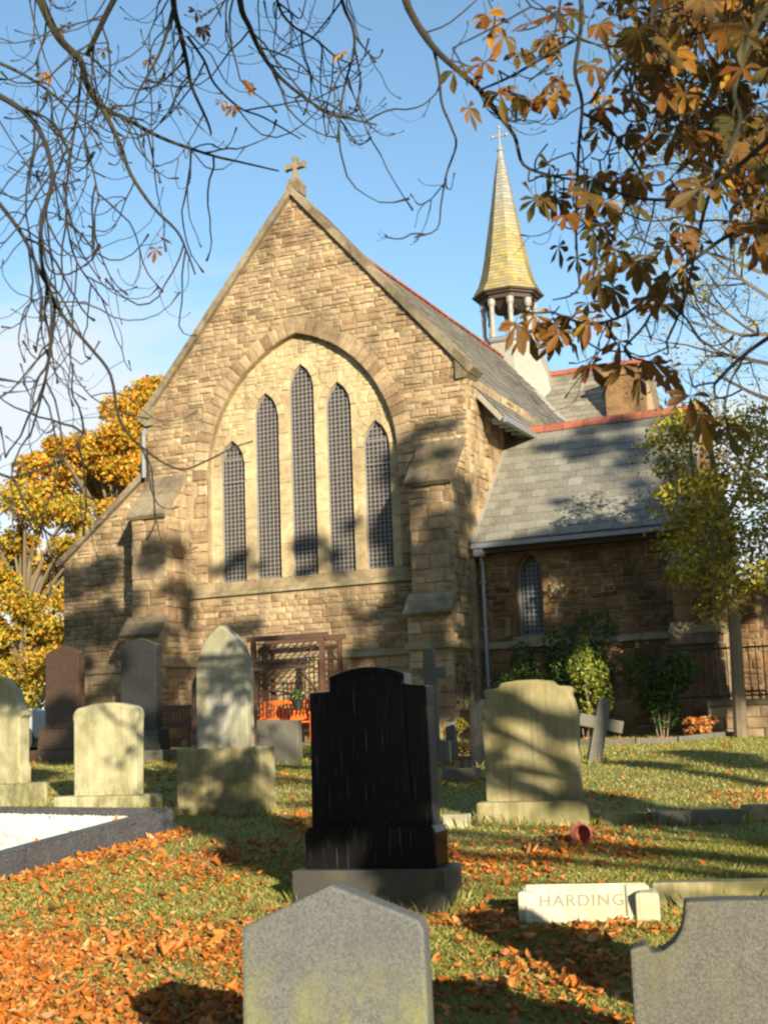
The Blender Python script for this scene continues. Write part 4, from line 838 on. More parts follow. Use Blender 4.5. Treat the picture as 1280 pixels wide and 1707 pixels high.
# retaining wall with railings at right
g = thing('retaining_wall', 'low pale stone retaining wall under the black railings at right', 'wall', (5.72, 24.3, gz(5.72, 24.3)), math.radians(-16)); m = MB(); m.box((3, .2, .05), (6, .36, 1.1)); wl = m.build('core', M_MORTAR, g)
for row in range(3):
    x = -.02-.2*(row % 2)
    while x < 6:
        w = random.uniform(.35, .6); a, b = max(0, x)+.008, min(6, x+w)-.008
        if b-a > .06: v, f = stone_geo([(a, row*.2-.05), (b, row*.2-.05), (b, row*.2+.138), (a, row*.2+.138)], (Vector((0, .02, 0)), VX, -VY, VZ), .03); mesh_obj('stone', v, f, M_STONE, g)
        x += w
x = 0
while x < 6: m = MB(); m.box((x+.395, .2, .62), (.785, .48, .10)); m.build('coping_stone', M_COPING, g); x += .79
g2 = thing('railing', 'black iron railing of upright bars on the low right hand wall', 'railing', (5.72, 24.3, gz(5.72, 24.3)+.66), math.radians(-16))
for zz in (.08, .95): m = MB(); m.bar((-.9, .2, zz), (6, .2, zz), .035); m.build('rail', M_IRON, g2)
k = -.9
while k < 6: m = MB(); m.tube([(k, .2, .0), (k, .2, 1.0), (k, .2, 1.06)], [.011, .011, .002], 5); m.build('bar', M_IRON, g2); k += .13
for k in (-.9, 1.2, 3.4, 5.6): m = MB(); m.box((k, .2, .55), (.05, .05, 1.15)); m.build('post', M_IRON, g2)
# stone edging of the bed
m = MB(); prev = None
for i, (x, y) in enumerate([(3.0, 23.9), (3.6, 23.5), (4.2, 23.3), (4.9, 23.3), (5.6, 23.7), (6.3, 24.3), (7.0, 24.7)]):
    p = Vector((x, y, gz(x, y)+.03))
    if prev: m.bar(prev, p, .16, .14)
    prev = p
bed = tag(m.build('bed_edging', M_MIDG), 'curved stone edging between the lawn and the shrub bed', 'edging')

# ---------------------------------------------------------------- vegetation
def shrub(name, label, x, y, h, w, mat, n, size, seed, cat='shrub', grp='shrubs along the church wall', lobes=7):
    g = thing(name, label, cat, (x, y, gz(x, y)), 0, grp); rg = np.random.default_rng(seed)
    cen = np.stack([rg.uniform(-.3, .3, lobes)*w, rg.uniform(-.3, .3, lobes)*w, rg.uniform(.25, .85, lobes)*h], 1); rad = np.stack([rg.uniform(.18, .34, lobes)*w]*2+[rg.uniform(.14, .26, lobes)*h], 1)
    V, r = leafballs(cen, rad, n, size, seed, aspect=.5); np_obj('foliage', V, 4, mat, g, r)
    m = MB()
    for c in cen: m.tube(smooth_path([(c[0]*.2, c[1]*.2, 0), (c[0]*.5, c[1]*.5, c[2]*.5), tuple(c)], 3), [.018]*3+[.012]*3+[.006], 5)
    m.build('stem', M_BARKG, g); return g
shrub('shrub', 'dark green shrub under the lancet of the wing', atx(858, 25.6), 25.6, 2.1, 1.1, M_SHRUB, 3000, .085, 1)
shrub('shrub', 'tall dark evergreen shrub in the middle of the bed', atx(975, 25.6), 25.7, 2.45, 1.6, M_SHRUB, 5000, .085, 2)
shrub('shrub', 'bright yellow green shrub in front of the tall dark evergreen', atx(990, 25.0), 24.9, 1.9, .85, M_SHRUBY, 2200, .075, 3)
shrub('shrub', 'rounded dark green shrub at the end of the bed by the low wall', atx(1100, 24.5), 24.4, 1.5, 1.25, M_SHRUB, 3600, .075, 4)
shrub('bush', 'small golden leaved bush between the black and mossy headstones', atx(757, 24.0), 24.0, .55, .5, M_GOLD, 700, .06, 5, 'bush', 'low bushes')
shrub('bush', 'low reddish bush of dying leaves at the foot of the low wall', atx(1160, 24.0), 23.95, .42, .8, M_LITTER, 700, .07, 6, 'bush', 'low bushes')
g = thing('climber', 'bare stemmed climbing plant on the right buttress', 'climbing plant', cw(4.2, -1.1, 0), -TH); m = MB()
for k in range(6): x = random.uniform(-.35, .2); m.tube(smooth_path([(x, 0, 0), (x+random.uniform(-.15, .15), .05, .7), (x+random.uniform(-.25, .25), .12, 1.4), (x+random.uniform(-.3, .3), .15, 2.0)], 3), .014, 5)
m.build('stem', M_BARKG, g); V, r_ = leafballs([(-.1, 0, .9), (.1, .05, 1.6), (-.2, .1, 1.9)], [(.3, .12, .4)]*3, 260, .07, 8); np_obj('foliage', V, 4, M_SHRUB, g, r_)

def rnd_perp(d):
    v = Vector((random.gauss(0, 1), random.gauss(0, 1), random.gauss(0, 1))); v -= d*v.dot(d); return v.normalized()
def grow(m, p, d, ln, rad, level, tips, up=.15, wig=.22, spread=.75, nseg=4, kids=(3, 4)):
    pts = [p.copy()]; rads = [rad]; q = p.copy(); dd = d.normalized()
    for i in range(nseg):
        dd = (dd+Vector((random.gauss(0, wig), random.gauss(0, wig), random.gauss(0, wig)))*.6+Vector((0, 0, up))*.3).normalized(); q = q+dd*(ln/nseg); pts.append(q.copy()); rads.append(rad*(1-.55*(i+1)/nseg))
    m.tube(pts, rads, 5 if level < 2 else (4 if level < 3 else 3), cap=False)
    if level <= 0: tips.append((q, dd)); return
    for k in range(random.randint(*kids)):
        t = random.uniform(.35, 1); i = min(nseg-1, int(t*nseg)); a = pts[i].lerp(pts[i+1], t*nseg-i); nd = (dd*(1-spread*.5)+rnd_perp(dd)*spread*random.uniform(.5, 1)).normalized()
        grow(m, a, nd, ln*random.uniform(.55, .8), rads[i]*.6, level-1, tips, up, wig, spread, nseg, kids)
        if level <= 2: tips.append((a, nd))
# autumn trees behind the left aisle
def crown_tree(name, label, x, y, h, clumps, n, size, mat, seed, rtrunk=.28, grp='trees behind the church', mat2=None, n2=0):
    g = thing(name, label, 'tree', (x, y, gz(x, y)), 0, grp); m = MB(); m.tube(smooth_path([(0, 0, 0), (.1, 0, h*.3), (-.1, .1, h*.6), (0, 0, h*.9)], 3), [rtrunk*(1-.085*i) for i in range(10)], 8); m.build('trunk', M_BARKG, g)
    m = MB()
    for c, r in clumps:
        a = Vector((0, 0, max(.25*h, c[2]*.6))); m.tube(smooth_path([a, a.lerp(Vector(c), .5)+Vector((0, 0, .3)), Vector(c)], 3), [.1, .09, .08, .06, .05, .04, .02], 5)
    m.build('branches', M_BARKG, g)
    cen = np.array([c for c, r in clumps]); rad = np.array([r for c, r in clumps]); V, r_ = leafballs(cen, rad, n, size, seed, surf=1.3); np_obj('crown', V, 4, mat, g, r_)['kind'] = 'stuff'
    if mat2: V, r_ = leafballs(cen, rad, n2, size, seed+50, surf=1.3); np_obj('crown_turning', V, 4, mat2, g, r_)['kind'] = 'stuff'
    return g
def px_clumps(pts, d, base, r0, r1, dj=2.0, per=3, jit=22):
    out = []
    for (x, y) in pts:
        for k in range(per):
            p = at(x+random.uniform(-jit, jit), y+random.uniform(-jit, jit), d+random.uniform(-dj, dj)); r = random.uniform(r0, r1); out.append((tuple(p-Vector(base)), (r*1.15, r*1.15, r*.8)))
    return out
bx = at(205, 1200, 50); b_ = (bx.x, 50, gnd(50))
crown_tree('autumn_tree', 'orange and yellow autumn tree rising behind the church gable', bx.x, 50, 12.5, px_clumps([(262, 660), (245, 670), (215, 690), (250, 720), (190, 720), (160, 745), (220, 750), (130, 750), (180, 780), (230, 790), (100, 740), (110, 800), (150, 820), (70, 760), (200, 830), (60, 800), (270, 700)], 50, b_, .45, .95, 2.6), 19000, .2, M_AUTUMN, 11, mat2=M_AUTUMNG, n2=5000)
bx = at(40, 1200, 44); b_ = (bx.x, 44, gnd(44))
crown_tree('autumn_tree', 'green and gold autumn tree left of the church aisle', bx.x, 44, 10, px_clumps([(20, 850), (70, 870), (120, 860), (150, 900), (40, 910), (90, 930), (10, 950), (60, 980), (100, 990), (30, 1020), (80, 1040), (20, 1080), (70, 1090), (10, 1120), (60, 1130), (110, 1110), (90, 1080), (-20, 1130), (-30, 900), (-40, 980), (-20, 1050), (-60, 860)], 44, b_, .42, .85, 2.2), 17000, .18, M_AUTUMNG, 12, mat2=M_AUTUMN, n2=9000)
g = thing('hedge', 'low dark green hedge closing the churchyard behind the parked car', 'hedge', (-15, 40, gnd(40)), math.radians(-8)); cc = np.stack([np.linspace(-9, 8, 26), RG.normal(0, .2, 26), RG.uniform(.8, 1.5, 26)], 1); V, r_ = leafballs(cc, np.tile([.8, .7, 1.1], (26, 1)), 9000, .17, 44, surf=1.3); np_obj('foliage', V, 4, M_AUTUMNG, g, r_)
m = MB()
for c in cc: m.tube([(c[0], 0, 0), (c[0]+.1, c[1], c[2])], .05, 5)
m.build('stem', M_BARKG, g)
# tree with yellow green leaves by the railings
bx = at(1229, 1165, 23.6); g = thing('ivy_clad_tree', 'slender ivy clad tree with yellowing leaves behind the railings', 'tree', (bx.x, 23.6, gnd(23.6)), 0, None); b_ = g.location.copy()
m = MB(); m.tube(smooth_path([Vector((0, 0, -.1))]+[at(x, y, 23.6)-b_ for x, y in ((1226, 1080), (1219, 1000), (1207, 920), (1196, 850), (1188, 770), (1176, 720))], 3), [.13-.0055*i for i in range(19)], 8)
m.tube(smooth_path([at(x, y, 23.6)-b_ for x, y in ((1215, 985), (1185, 900), (1160, 830), (1150, 740))], 3), [.07-.005*i for i in range(10)], 6); m.tube(smooth_path([at(x, y, 23.4)-b_ for x, y in ((1200, 880), (1240, 800), (1270, 700))], 3), [.06-.006*i for i in range(7)], 6); m.build('trunk', M_BARKG, g)
cl = px_clumps([(1125, 745), (1115, 830), (1150, 790), (1160, 870), (1240, 820), (1262, 890), (1255, 760), (1205, 940), (1228, 880), (1140, 710), (1185, 730), (1200, 800), (1100, 780), (1180, 840), (1215, 1000), (1280, 830), (1270, 720), (1290, 940), (1250, 950), (1240, 700), (1130, 900), (1160, 940), (1190, 880), (1300, 880)], 23.6, b_, .25, .55, .9, 3, 22)
V, r_ = leafballs(np.array([c for c, r in cl]), np.array([r for c, r in cl]), 8500, .10, 21, surf=1.0); np_obj('crown', V, 4, M_YELLEAF, g, r_)['kind'] = 'stuff'
# thin twiggy tree beyond the right frame edge
bx = at(1390, 1200, 30); g = thing('twiggy_tree', 'half bare tree of fine grey twigs rising behind the wing at right', 'tree', (bx.x, 30, gnd(30)), 0, None); random.seed(33); m = MB(); tips = []
m.tube(smooth_path([(0, 0, 0), (-.2, 0, 4), (-.1, 0, 8), (-.4, 0, 12)], 3), [.3-.022*i for i in range(10)], 7); m.build('trunk', M_BARKT, g); m = MB()
for z, dx in ((4.5, -1), (5.5, -1), (6.5, -1), (7.2, -.9), (8, -.9), (8.8, -1), (9.6, -.8), (10.5, -.7), (11.5, -.5), (7, .7), (9, .8)): grow(m, Vector((-.15, 0, z)), Vector((dx, random.uniform(-.6, .6), random.uniform(.1, .6))), 2.6, .07, 3, tips, .1, .28, .8)
m.build('branches', M_BARKT, g)['kind'] = 'stuff'
cen = np.array([tuple(t[0]) for t in tips if random.random() < .5]); V, r_ = leafballs(cen, np.full((len(cen), 3), .25), int(len(cen)*5.0), .10, 22); np_obj('crown', V, 4, M_YELLEAF, g, r_)['kind'] = 'stuff'

# ---------------------------------------------------------------- overhanging horse chestnuts
random.seed(5)
def trace(pts, d0, d1): return [at(x, y, d0+(d1-d0)*i/(len(pts)-1)) for i, (x, y) in enumerate(pts)]
OFFX = None
def twig(m, p, d, ln, r, level, leafspots=None):
    n = 9; pts = [p.copy()]; q = p.copy(); dd = d.normalized(); rr = [r]; curl = random.uniform(.28, .6); side_ = rnd_perp(dd)*random.uniform(.05, .22)
    for i in range(n):
        t = i/(n-1); g_ = -.34 if t < .5 else curl*(.4+t)
        dd = (dd+Vector((0, 0, g_))*.55+side_*.6+Vector((random.gauss(0, .15), random.gauss(0, .15), random.gauss(0, .12)))).normalized(); q = q+dd*(ln/n); pts.append(q.copy()); rr.append(r*(1-.5*(i+1)/n))
    rr[-1] = r*1.25; rr[-2] = r*.55
    if leafspots is None and OFFX is not None:
        w_ = q+OFFX-Vector((0, 0, EYE)); zz_ = w_.dot(CD); ux_, uy_ = 640+FPX*w_.dot(CR)/zz_, 853.5-FPX*w_.dot(CU)/zz_
        if ux_ > 345 and uy_ > 250+max(0, (ux_-480))*.0 and ux_ < 640: return
        if ux_ > 250 and uy_ > 520 and level > 0: return
    m.tube(pts, rr, 4, cap=False)
    if leafspots is not None: leafspots.append(q.copy())
    if level > 0:
        for k in range(random.choice((1, 2, 2, 3))):
            i = random.randint(1, n-1); twig(m, pts[i], (dd*.3+(pts[i]-pts[i-1]).normalized()*.6+rnd_perp(dd)*.8).normalized(), ln*random.uniform(.4, .75), rr[i]*.75, level-1, leafspots)
def limb_set(tree, limbs, base, twigs_per_m, tl, leafspots=None, twr=.0045):
    tm = MB(); nodes = []
    for pts, d0, d1, r0, r1 in limbs:
        r0 *= .8
        P = smooth_path([p-base for p in trace(pts, d0, d1)], 4); n = len(P); m = MB(); m.tube(P, [r0+(r1-r0)*(i/(n-1))**.8 for i in range(n)], 7); m.build('branch', M_BARK, tree)
        L_ = sum((P[i+1]-P[i]).length for i in range(n-1)); nodes += [p.copy() for p in P]
        for k in range(int(L_*twigs_per_m)):
            t = random.uniform(.05, 1)*(n-1); i = min(n-2, int(t)); a = P[i].lerp(P[i+1], t-i); tg = (P[i+1]-P[i]).normalized()
            twig(tm, a, (tg*.5+rnd_perp(tg)*.8+Vector((0, 0, -.25))).normalized(), random.uniform(*tl), twr*random.uniform(.8, 1.3), random.choice((0, 1, 1, 2)), leafspots)
    return tm, nodes
# left, nearly bare tree
tb = Vector((-4.6, 4.2, gnd(4.2))); bare = thing('horse_chestnut', 'nearly bare chestnut tree hanging dark twigs across the upper left sky', 'tree', tb, 0, 'horse chestnut trees')
m = MB(); m.tube(smooth_path([(0, 0, -.1), (.05, 0, 1.5), (-.05, .1, 3), (.1, .2, 4.6), (.0, .3, 7)], 4), [.36-.013*i for i in range(17)], 10); m.build('trunk', M_BARK, bare)
limbsL = [
 ([(-60, -330), (20, -120), (70, 5), (100, 65), (135, 102), (147, 145), (172, 182), (205, 195), (270, 230), (350, 258), (400, 270), (465, 285)], 5.4, 6.6, .034, .004),
 ([(172, 182), (200, 240), (218, 290), (255, 345), (295, 385), (312, 420), (326, 458)], 5.7, 6.1, .016, .004),
 ([(300, -160), (225, -60), (190, 0), (165, 50), (146, 92)], 5.2, 5.6, .02, .012),
 ([(-180, 60), (-60, 130), (0, 160), (45, 190), (75, 235), (88, 300), (70, 370), (72, 450), (100, 518), (150, 578), (185, 625), (200, 700), (240, 748), (298, 782), (345, 768), (385, 748), (422, 735)], 4.6, 5.2, .017, .003),
 ([(-120, 200), (-40, 300), (0, 340), (40, 395), (65, 450), (90, 500), (88, 560), (75, 640), (50, 730)], 4.8, 5.0, .014, .004),
 ([(300, -200), (288, -60), (290, 10), (300, 52), (312, 105), (320, 145), (345, 200), (352, 222)], 5.6, 6.2, .026, .005),
 ([(290, 10), (272, 75), (250, 120), (228, 160), (222, 195)], 5.65, 5.8, .012, .004),
 ([(390, -150), (400, 0), (416, 45), (438, 92), (470, 132), (530, 178), (575, 196), (628, 208)], 5.4, 6.2, .022, .004),
 ([(545, -130), (570, 0), (588, 45), (590, 85), (574, 145), (566, 200), (562, 238)], 5.8, 6.0, .013, .004),
 ([(450, -100), (462, 0), (485, 40), (525, 65), (562, 96), (592, 108)], 6.2, 6.4, .012, .004),
 ([(312, 60), (340, 100), (358, 140), (400, 180), (440, 196), (502, 232)], 6.0, 6.3, .010, .004),
 ([(-100, 60), (0, 105), (50, 130), (92, 160), (128, 200), (150, 260), (165, 330)], 5.6, 5.8, .012, .004),
 ([(137, 110), (130, 180), (118, 260), (110, 340), (122, 420), (150, 470), (180, 510)], 6.0, 6.2, .010, .004),
 ([(-80, 700), (0, 790), (60, 785), (110, 760), (143, 718)], 5.2, 5.4, .010, .003)]
OFFX = tb
tmL, nodesL = limb_set(bare, limbsL, tb, 11.5, (.28, .8))
OFFX = None
for pts, d0, d1, r0, r1 in limbsL:
    p = at(*pts[0], d0)-tb
    if pts[0][1] < -20 or pts[0][0] < -20: 
        a = Vector((0, .2, random.uniform(3.2, 5.0))); m = MB(); mid = a.lerp(p, .5)+Vector((0, 0, .5)); P = smooth_path([a, mid, p], 5); m.tube(P, [max(r0*2.2, .05)+(r0-max(r0*2.2, .05))*i/(len(P)-1) for i in range(len(P))], 7); m.build('branch', M_BARK, bare)
tmL.build('twigs', M_BARK, bare)['kind'] = 'stuff'
# right, leafy tree
tr = Vector((7.0, 1.0, gnd(1.0))); leafy = thing('horse_chestnut', 'chestnut tree with drooping brown and olive leaves filling the upper right', 'tree', tr, 0, 'horse chestnut trees')
m = MB(); m.tube(smooth_path([(0, 0, -.1), (.05, 0, 1.5), (-.05, .1, 3), (.1, .2, 5), (.0, .3, 8)], 4), [.34-.012*i for i in range(17)], 10); m.build('trunk', M_BARK, leafy)
limbsR = [
 ([(640, -200), (672, -20), (690, 30), (722, 78), (762, 116), (800, 150), (832, 192), (858, 228), (872, 274), (915, 292), (960, 300)], 5.2, 5.6, .026, .005),
 ([(690, 35), (716, 64), (731, 122), (736, 172), (752, 212), (760, 242), (744, 290), (735, 340), (728, 382), (690, 396)], 5.3, 5.6, .010, .003),
 ([(940, -160), (968, 0), (966, 60), (958, 120), (970, 172), (964, 250), (961, 330), (960, 400), (966, 478)], 5.0, 5.3, .014, .005),
 ([(1180, -200), (1110, -20), (1078, 35), (1042, 90), (1008, 132), (985, 170)], 5.2, 5.4, .02, .005),
 ([(1420, -80), (1290, 5), (1252, 60), (1222, 150), (1232, 200), (1205, 270), (1178, 335), (1160, 410), (1140, 500), (1110, 570)], 5.0, 5.4, .022, .005),
 ([(966, 62), (905, 96), (850, 128), (800, 150)], 5.15, 5.3, .010, .005),
 ([(1400, 140), (1285, 230), (1205, 296), (1130, 330), (1060, 330), (1000, 310)], 4.8, 5.2, .018, .005),
 ([(1205, -200), (1190, -20), (1150, 60), (1120, 130), (1090, 215), (1060, 300), (1030, 370), (1010, 440)], 5.6, 5.8, .018, .005),
 ([(968, 188), (1012, 212), (1052, 262), (1085, 318)], 5.2, 5.3, .009, .005),
 ([(1400, 420), (1285, 380), (1220, 390), (1160, 430), (1095, 480), (1040, 525), (980, 540), (920, 520)], 5.2, 5.0, .014, .005),
 ([(1110, 470), (1075, 540), (1040, 585), (1090, 605), (1120, 600)], 5.2, 5.1, .008, .004),
 ([(1420, 480), (1285, 560), (1230, 600), (1190, 640)], 4.4, 4.4, .012, .006),
 ([(1330, -150), (1270, -20), (1200, 40), (1140, 60), (1070, 60)], 5.8, 6.2, .016, .005)]
spotsR = []
tmR, nodesR = limb_set(leafy, limbsR, tr, 3.2, (.18, .45), spotsR, .004)
for pts, d0, d1, r0, r1 in limbsR:
    p = at(*pts[0], d0)-tr
    if pts[0][1] < -20 or pts[0][0] > 1300:
        a = Vector((0, .2, random.uniform(3.0, 5.0))); m = MB(); P = smooth_path([a, a.lerp(p, .5)+Vector((0, 0, .6)), p], 5); m.tube(P, [max(r0*2.2, .05)+(r0-max(r0*2.2, .05))*i/(len(P)-1) for i in range(len(P))], 7); m.build('branch', M_BARK, leafy)
# palmate leaves
def leaf_mesh(seed, n_l):
    rg = random.Random(seed); m = MB(); L0 = .135; 
    m.tube([(0, 0, .10), (0, .005, .05), (0, 0, 0)], [.0025, .002, .002], 3, .1)
    for k in range(n_l):
        a = math.radians(-112+224*k/(n_l-1))+rg.uniform(-.14, .14); ln = L0*(1-.32*abs(2*k/(n_l-1)-1))*rg.uniform(.88, 1.1); w = ln*.215*rg.uniform(.8, 1.15); droop = rg.uniform(.25, .75); cup = rg.uniform(.1, .35); twist = rg.uniform(-.35, .35)
        ax = Vector((math.sin(a), -math.cos(a)*.35, -math.cos(a)*.9)); nr_ = Vector((0, -1, .35)).normalized(); sd = ax.cross(nr_).normalized(); nr_ = (nr_+sd*twist).normalized(); sd = ax.cross(nr_).normalized()
        rows = []; bend = Vector((0, 0, 0))
        for t, ww in ((0, .04), (.4, .55), (.72, 1.0), (.92, .6), (1.06, 0)):
            c = ax*(ln*t)+Vector((0, 0, -1))*(droop*ln*t*t*.55); rows.append((c-nr_*0, c+sd*w*ww+nr_*cup*w*ww, c-sd*w*ww+nr_*cup*w*ww))
        v = [rows[0][0]]; f = []
        for c, l, r in rows[1:4]: v += [l, c, r]
        v.append(rows[4][0]); f = [(0, 2, 1), (0, 3, 2), (1, 2, 5, 4), (2, 3, 6, 5), (4, 5, 8, 7), (5, 6, 9, 8), (7, 8, 10), (8, 9, 10)]
        m.add(v, f, rg.uniform(0, .16))
    me = bpy.data.meshes.new('leaf'); me.from_pydata([tuple(p) for p in m.v], [], m.f); at_ = me.attributes.new('rnd', 'FLOAT', 'FACE'); at_.data.foreach_set('value', m.r); me.materials.append(M_CHESTNUT); me.update(); return me
LEAFM = [leaf_mesh(100+i, (5, 5, 6, 7, 5, 6, 7, 5)[i]) for i in range(8)]
LEAFP = [(812,20),(840,55),(880,30),(912,50),(860,90),(810,95),(748,112),(935,15),(950,20),(990,30),(1055,10),(920,132),(937,135),(985,115),(782,185),(830,155),(890,170),(860,160),(920,165),(1047,105),(1070,55),(1040,145),(1000,160),(1065,165),(1120,130),(1140,150),(1090,120),(1180,135),(1135,55),(1165,50),(1190,75),(1240,105),(1240,65),(995,190),(1000,215),(1060,220),(1040,230),(1065,245),(1120,225),(1140,215),(1170,255),(920,270),(880,325),(900,340),(920,330),(945,360),(960,295),(990,300),(1015,285),(980,330),(1010,340),(1040,295),(1060,290),(1090,290),(1050,345),(985,390),(1000,375),(935,415),(955,430),(1020,415),(1005,450),(1062,435),(1130,320),(1165,310),(1215,315),(1115,410),(1130,445),(1140,380),(1165,400),(1210,380),(1255,380),(1240,345),(1245,410),(1115,470),(1001,460),(1015,488),(1046,512),(1077,502),(1101,502),(1115,478),(860,543),(874,567),(898,550),(926,574),(946,577),(919,543),(950,526),(967,557),(988,540),(974,509),(1012,543),(984,605),(1019,622),(1039,605),(1063,632),(1087,605),(1108,632),(1125,620),(1036,577),(885,525),(940,545)]
def put_leaf(tree, p, sc_, mesh=None):
    o = bpy.data.objects.new('leaf', mesh or random.choice(LEAFM)); COL.objects.link(o); o.parent = tree; o.location = p; o.scale = (sc_,)*3
    o.rotation_euler = (random.gauss(0, .3), random.gauss(0, .35), random.gauss(0, .8)); return o
def join_twig(tm, nodes, p):
    top = p+Vector((0, 0, .1)); j = min(range(len(nodes)), key=lambda i: (nodes[i]-top).length_squared); a = nodes[j]
    if (a-top).length > .02:
        mid = a.lerp(top, .5)+Vector((random.uniform(-.03, .03), random.uniform(-.03, .03), random.uniform(-.05, .02))); P = smooth_path([a, mid, top], 3); tm.tube(P, [.0045]*2+[.004]*3+[.0035]*2, 4, cap=False); nodes += [q.copy() for q in P[1:]]
nleaf = 0
for (x, y) in LEAFP:
    for k in range(random.choice((1, 1, 2))):
        p = at(x+random.uniform(-8, 8)*(1+k), y+random.uniform(-8, 8)*(1+k), random.uniform(4.8, 5.7))-tr; put_leaf(leafy, p, random.uniform(.56, .86)); join_twig(tmR, nodesR, p); nleaf += 1
for k in range(175):
    x, y = random.uniform(1020, 1310), random.uniform(-30, 340)
    if (x-1010)/290+(340-y)/370 < .75 or nleaf > 292: continue
    p = at(x, y, random.uniform(5.2, 7.2))-tr; put_leaf(leafy, p, random.uniform(.7, 1.0)); join_twig(tmR, nodesR, p); nleaf += 1
for (x, y) in ((1166, 690), (1211, 712), (1150, 660)):
    p = at(x, y, 4.4)-tr; put_leaf(leafy, p, .8); join_twig(tmR, nodesR, p)
LM = MB()
for k in range(330):
    x, y = random.uniform(1000, 1330), random.uniform(-60, 480)
    if (x-1000)/330+(480-y)/540 < .92: continue
    p = at(x, y, random.uniform(5.6, 8.2))-tr; me = random.choice(LEAFM); Mx = Matrix.Translation(p) @ Matrix.Rotation(random.gauss(0, .9), 4, 'Z') @ Matrix.Rotation(random.gauss(0, .35), 4, 'Y') @ Matrix.Rotation(random.gauss(0, .35), 4, 'X') @ Matrix.Scale(random.uniform(.75, 1.05), 4); rr0 = random.random(); b0 = len(LM.v)
    LM.v += [tuple(Mx @ v_.co) for v_ in me.vertices]; LM.f += [tuple(i_+b0 for i_ in q_.vertices) for q_ in me.polygons]; LM.r += [rr0+random.uniform(0, .1)]*len(me.polygons)
    if k % 2 == 0: join_twig(tmR, nodesR, p)
LM.build('leaf_mass', M_CHESTNUT, leafy)['kind'] = 'stuff'
tmR.build('twigs', M_BARK, leafy)['kind'] = 'stuff'
for (x, y) in ((55, 65), (72, 122), (110, 42), (172, 82), (285, 85), (250, 97), (327, 18), (345, 20), (362, 10), (338, 45), (370, 170), (390, 178), (415, 138), (570, 88), (187, 178), (268, 395), (260, 415), (155, 225), (36, 772)):
    p = at(x, y, 5.8)-tb; put_leaf(bare, p, .42 if (x, y) != (155, 225) else .7)

# ---------------------------------------------------------------- trees behind the viewer that shade the churchyard
random.seed(12)
def to_sun(P, yb): return P+SUN*((P.y-yb)/-SUN.y)
shade_clumps = []
def shade(region, n, r0, r1, yb=(-9, -4)):
    for k in range(n): shade_clumps.append((to_sun(region(), random.uniform(*yb)), random.uniform(r0, r1)))
U_ = random.uniform
shade(lambda: cw(U_(4.3, 9.4), 0, U_(0, 4.0)), 34, .5, .8)
shade(lambda: (lambda z: cw(U_(4.3, 9.0), z-4.2, z))(U_(4.3, 7.0)), 30, .2, .42)
shade(lambda: cw(U_(2.4, 4.4), -.4, U_(.2, 7.0)), 62, .2, .42)
shade(lambda: cw(U_(-2.4, 2.4), 0, U_(-.2, 2.8)), 28, .18, .36)
shade(lambda: cw(U_(-6.9, -2.8), -.3, U_(0, 4.7)), 58, .22, .5)
shade(lambda: cw(U_(-2.4, 2.2), .3, U_(3.6, 5.6)), 9, .18, .35)
shade(lambda: Vector((U_(-.6, .3), 9.9, U_(.5, 1.9))), 12, .25, .4, (-6, -4))
shade(lambda: Vector((U_(.85, 1.95), 13.4, U_(.7, 2.1))), 12, .12, .22, (-6, -4))
shade(lambda: Vector((U_(.4, .9), 20, U_(1.6, 2.9))), 4, .3, .4, (-6, -4))
shade(lambda: Vector((U_(-2.4, -1.4), 14.8, U_(.8, 1.7))), 4, .2, .3, (-6, -4))
shade(lambda: Vector((U_(-6.3, -3.9), 23.6, U_(1.3, 3.2))), 7, .3, .5, (-6, -4))
shade(lambda: Vector((U_(.8, 5), U_(11, 22), .8)), 12, .3, .55, (-6, -4))
shade(lambda: Vector((U_(.6, 2.3), 5.3, U_(2.6, 5.2))), 10, .35, .55, (-4, -1.5))
shade(lambda: Vector((U_(-1.8, .6), 5.6, U_(4.0, 5.6))), 14, .35, .55, (-4, -1.5))
OPEN = [(Vector((-3.27, 15.5, 1.55)), .38), (Vector((-4.76, 16.4, 1.75)), .28), (Vector((1.27, 9.28, .4)), .45), (Vector((-1.5, 6.5, .2)), .8), (Vector((-2.2, 9.5, .35)), .6), (Vector((1.66, 13.4, 1.9)), .14), (Vector((1.3, 13.4, 1.45)), .12), (Vector((-1.84, 14.8, 2.25)), .24), (Vector((-2.2, 29.2, 2.0)), .4), (cw(-.2, 0, 2.9), .35), (cw(.9, 0, 2.4), .3), (Vector((3.0, 15.5, .8)), .5), (cw(5.9, 1.2, 5.6), .35), (cw(7.2, .6, 4.9), .3)]      # sunlit gaps between the crowns
def blocks(c, r, P, R): d = c-P; return (d-SUN*d.dot(SUN)).length < r+R
shade_clumps = [(c, r) for c, r in shade_clumps if not any(blocks(c, r*.8, P, R) for P, R in OPEN)]
trunks = [(Vector((9.5, -5.5, 0)), 'broad tree behind the viewer whose low boughs shade the graves', 6.5), (Vector((12.0, -6.5, 0)), 'tall tree behind the viewer that dapples the gable with shade', 13), (Vector((17.5, -6.5, 0)), 'tall tree behind the viewer that shades the wing of the church', 13)]
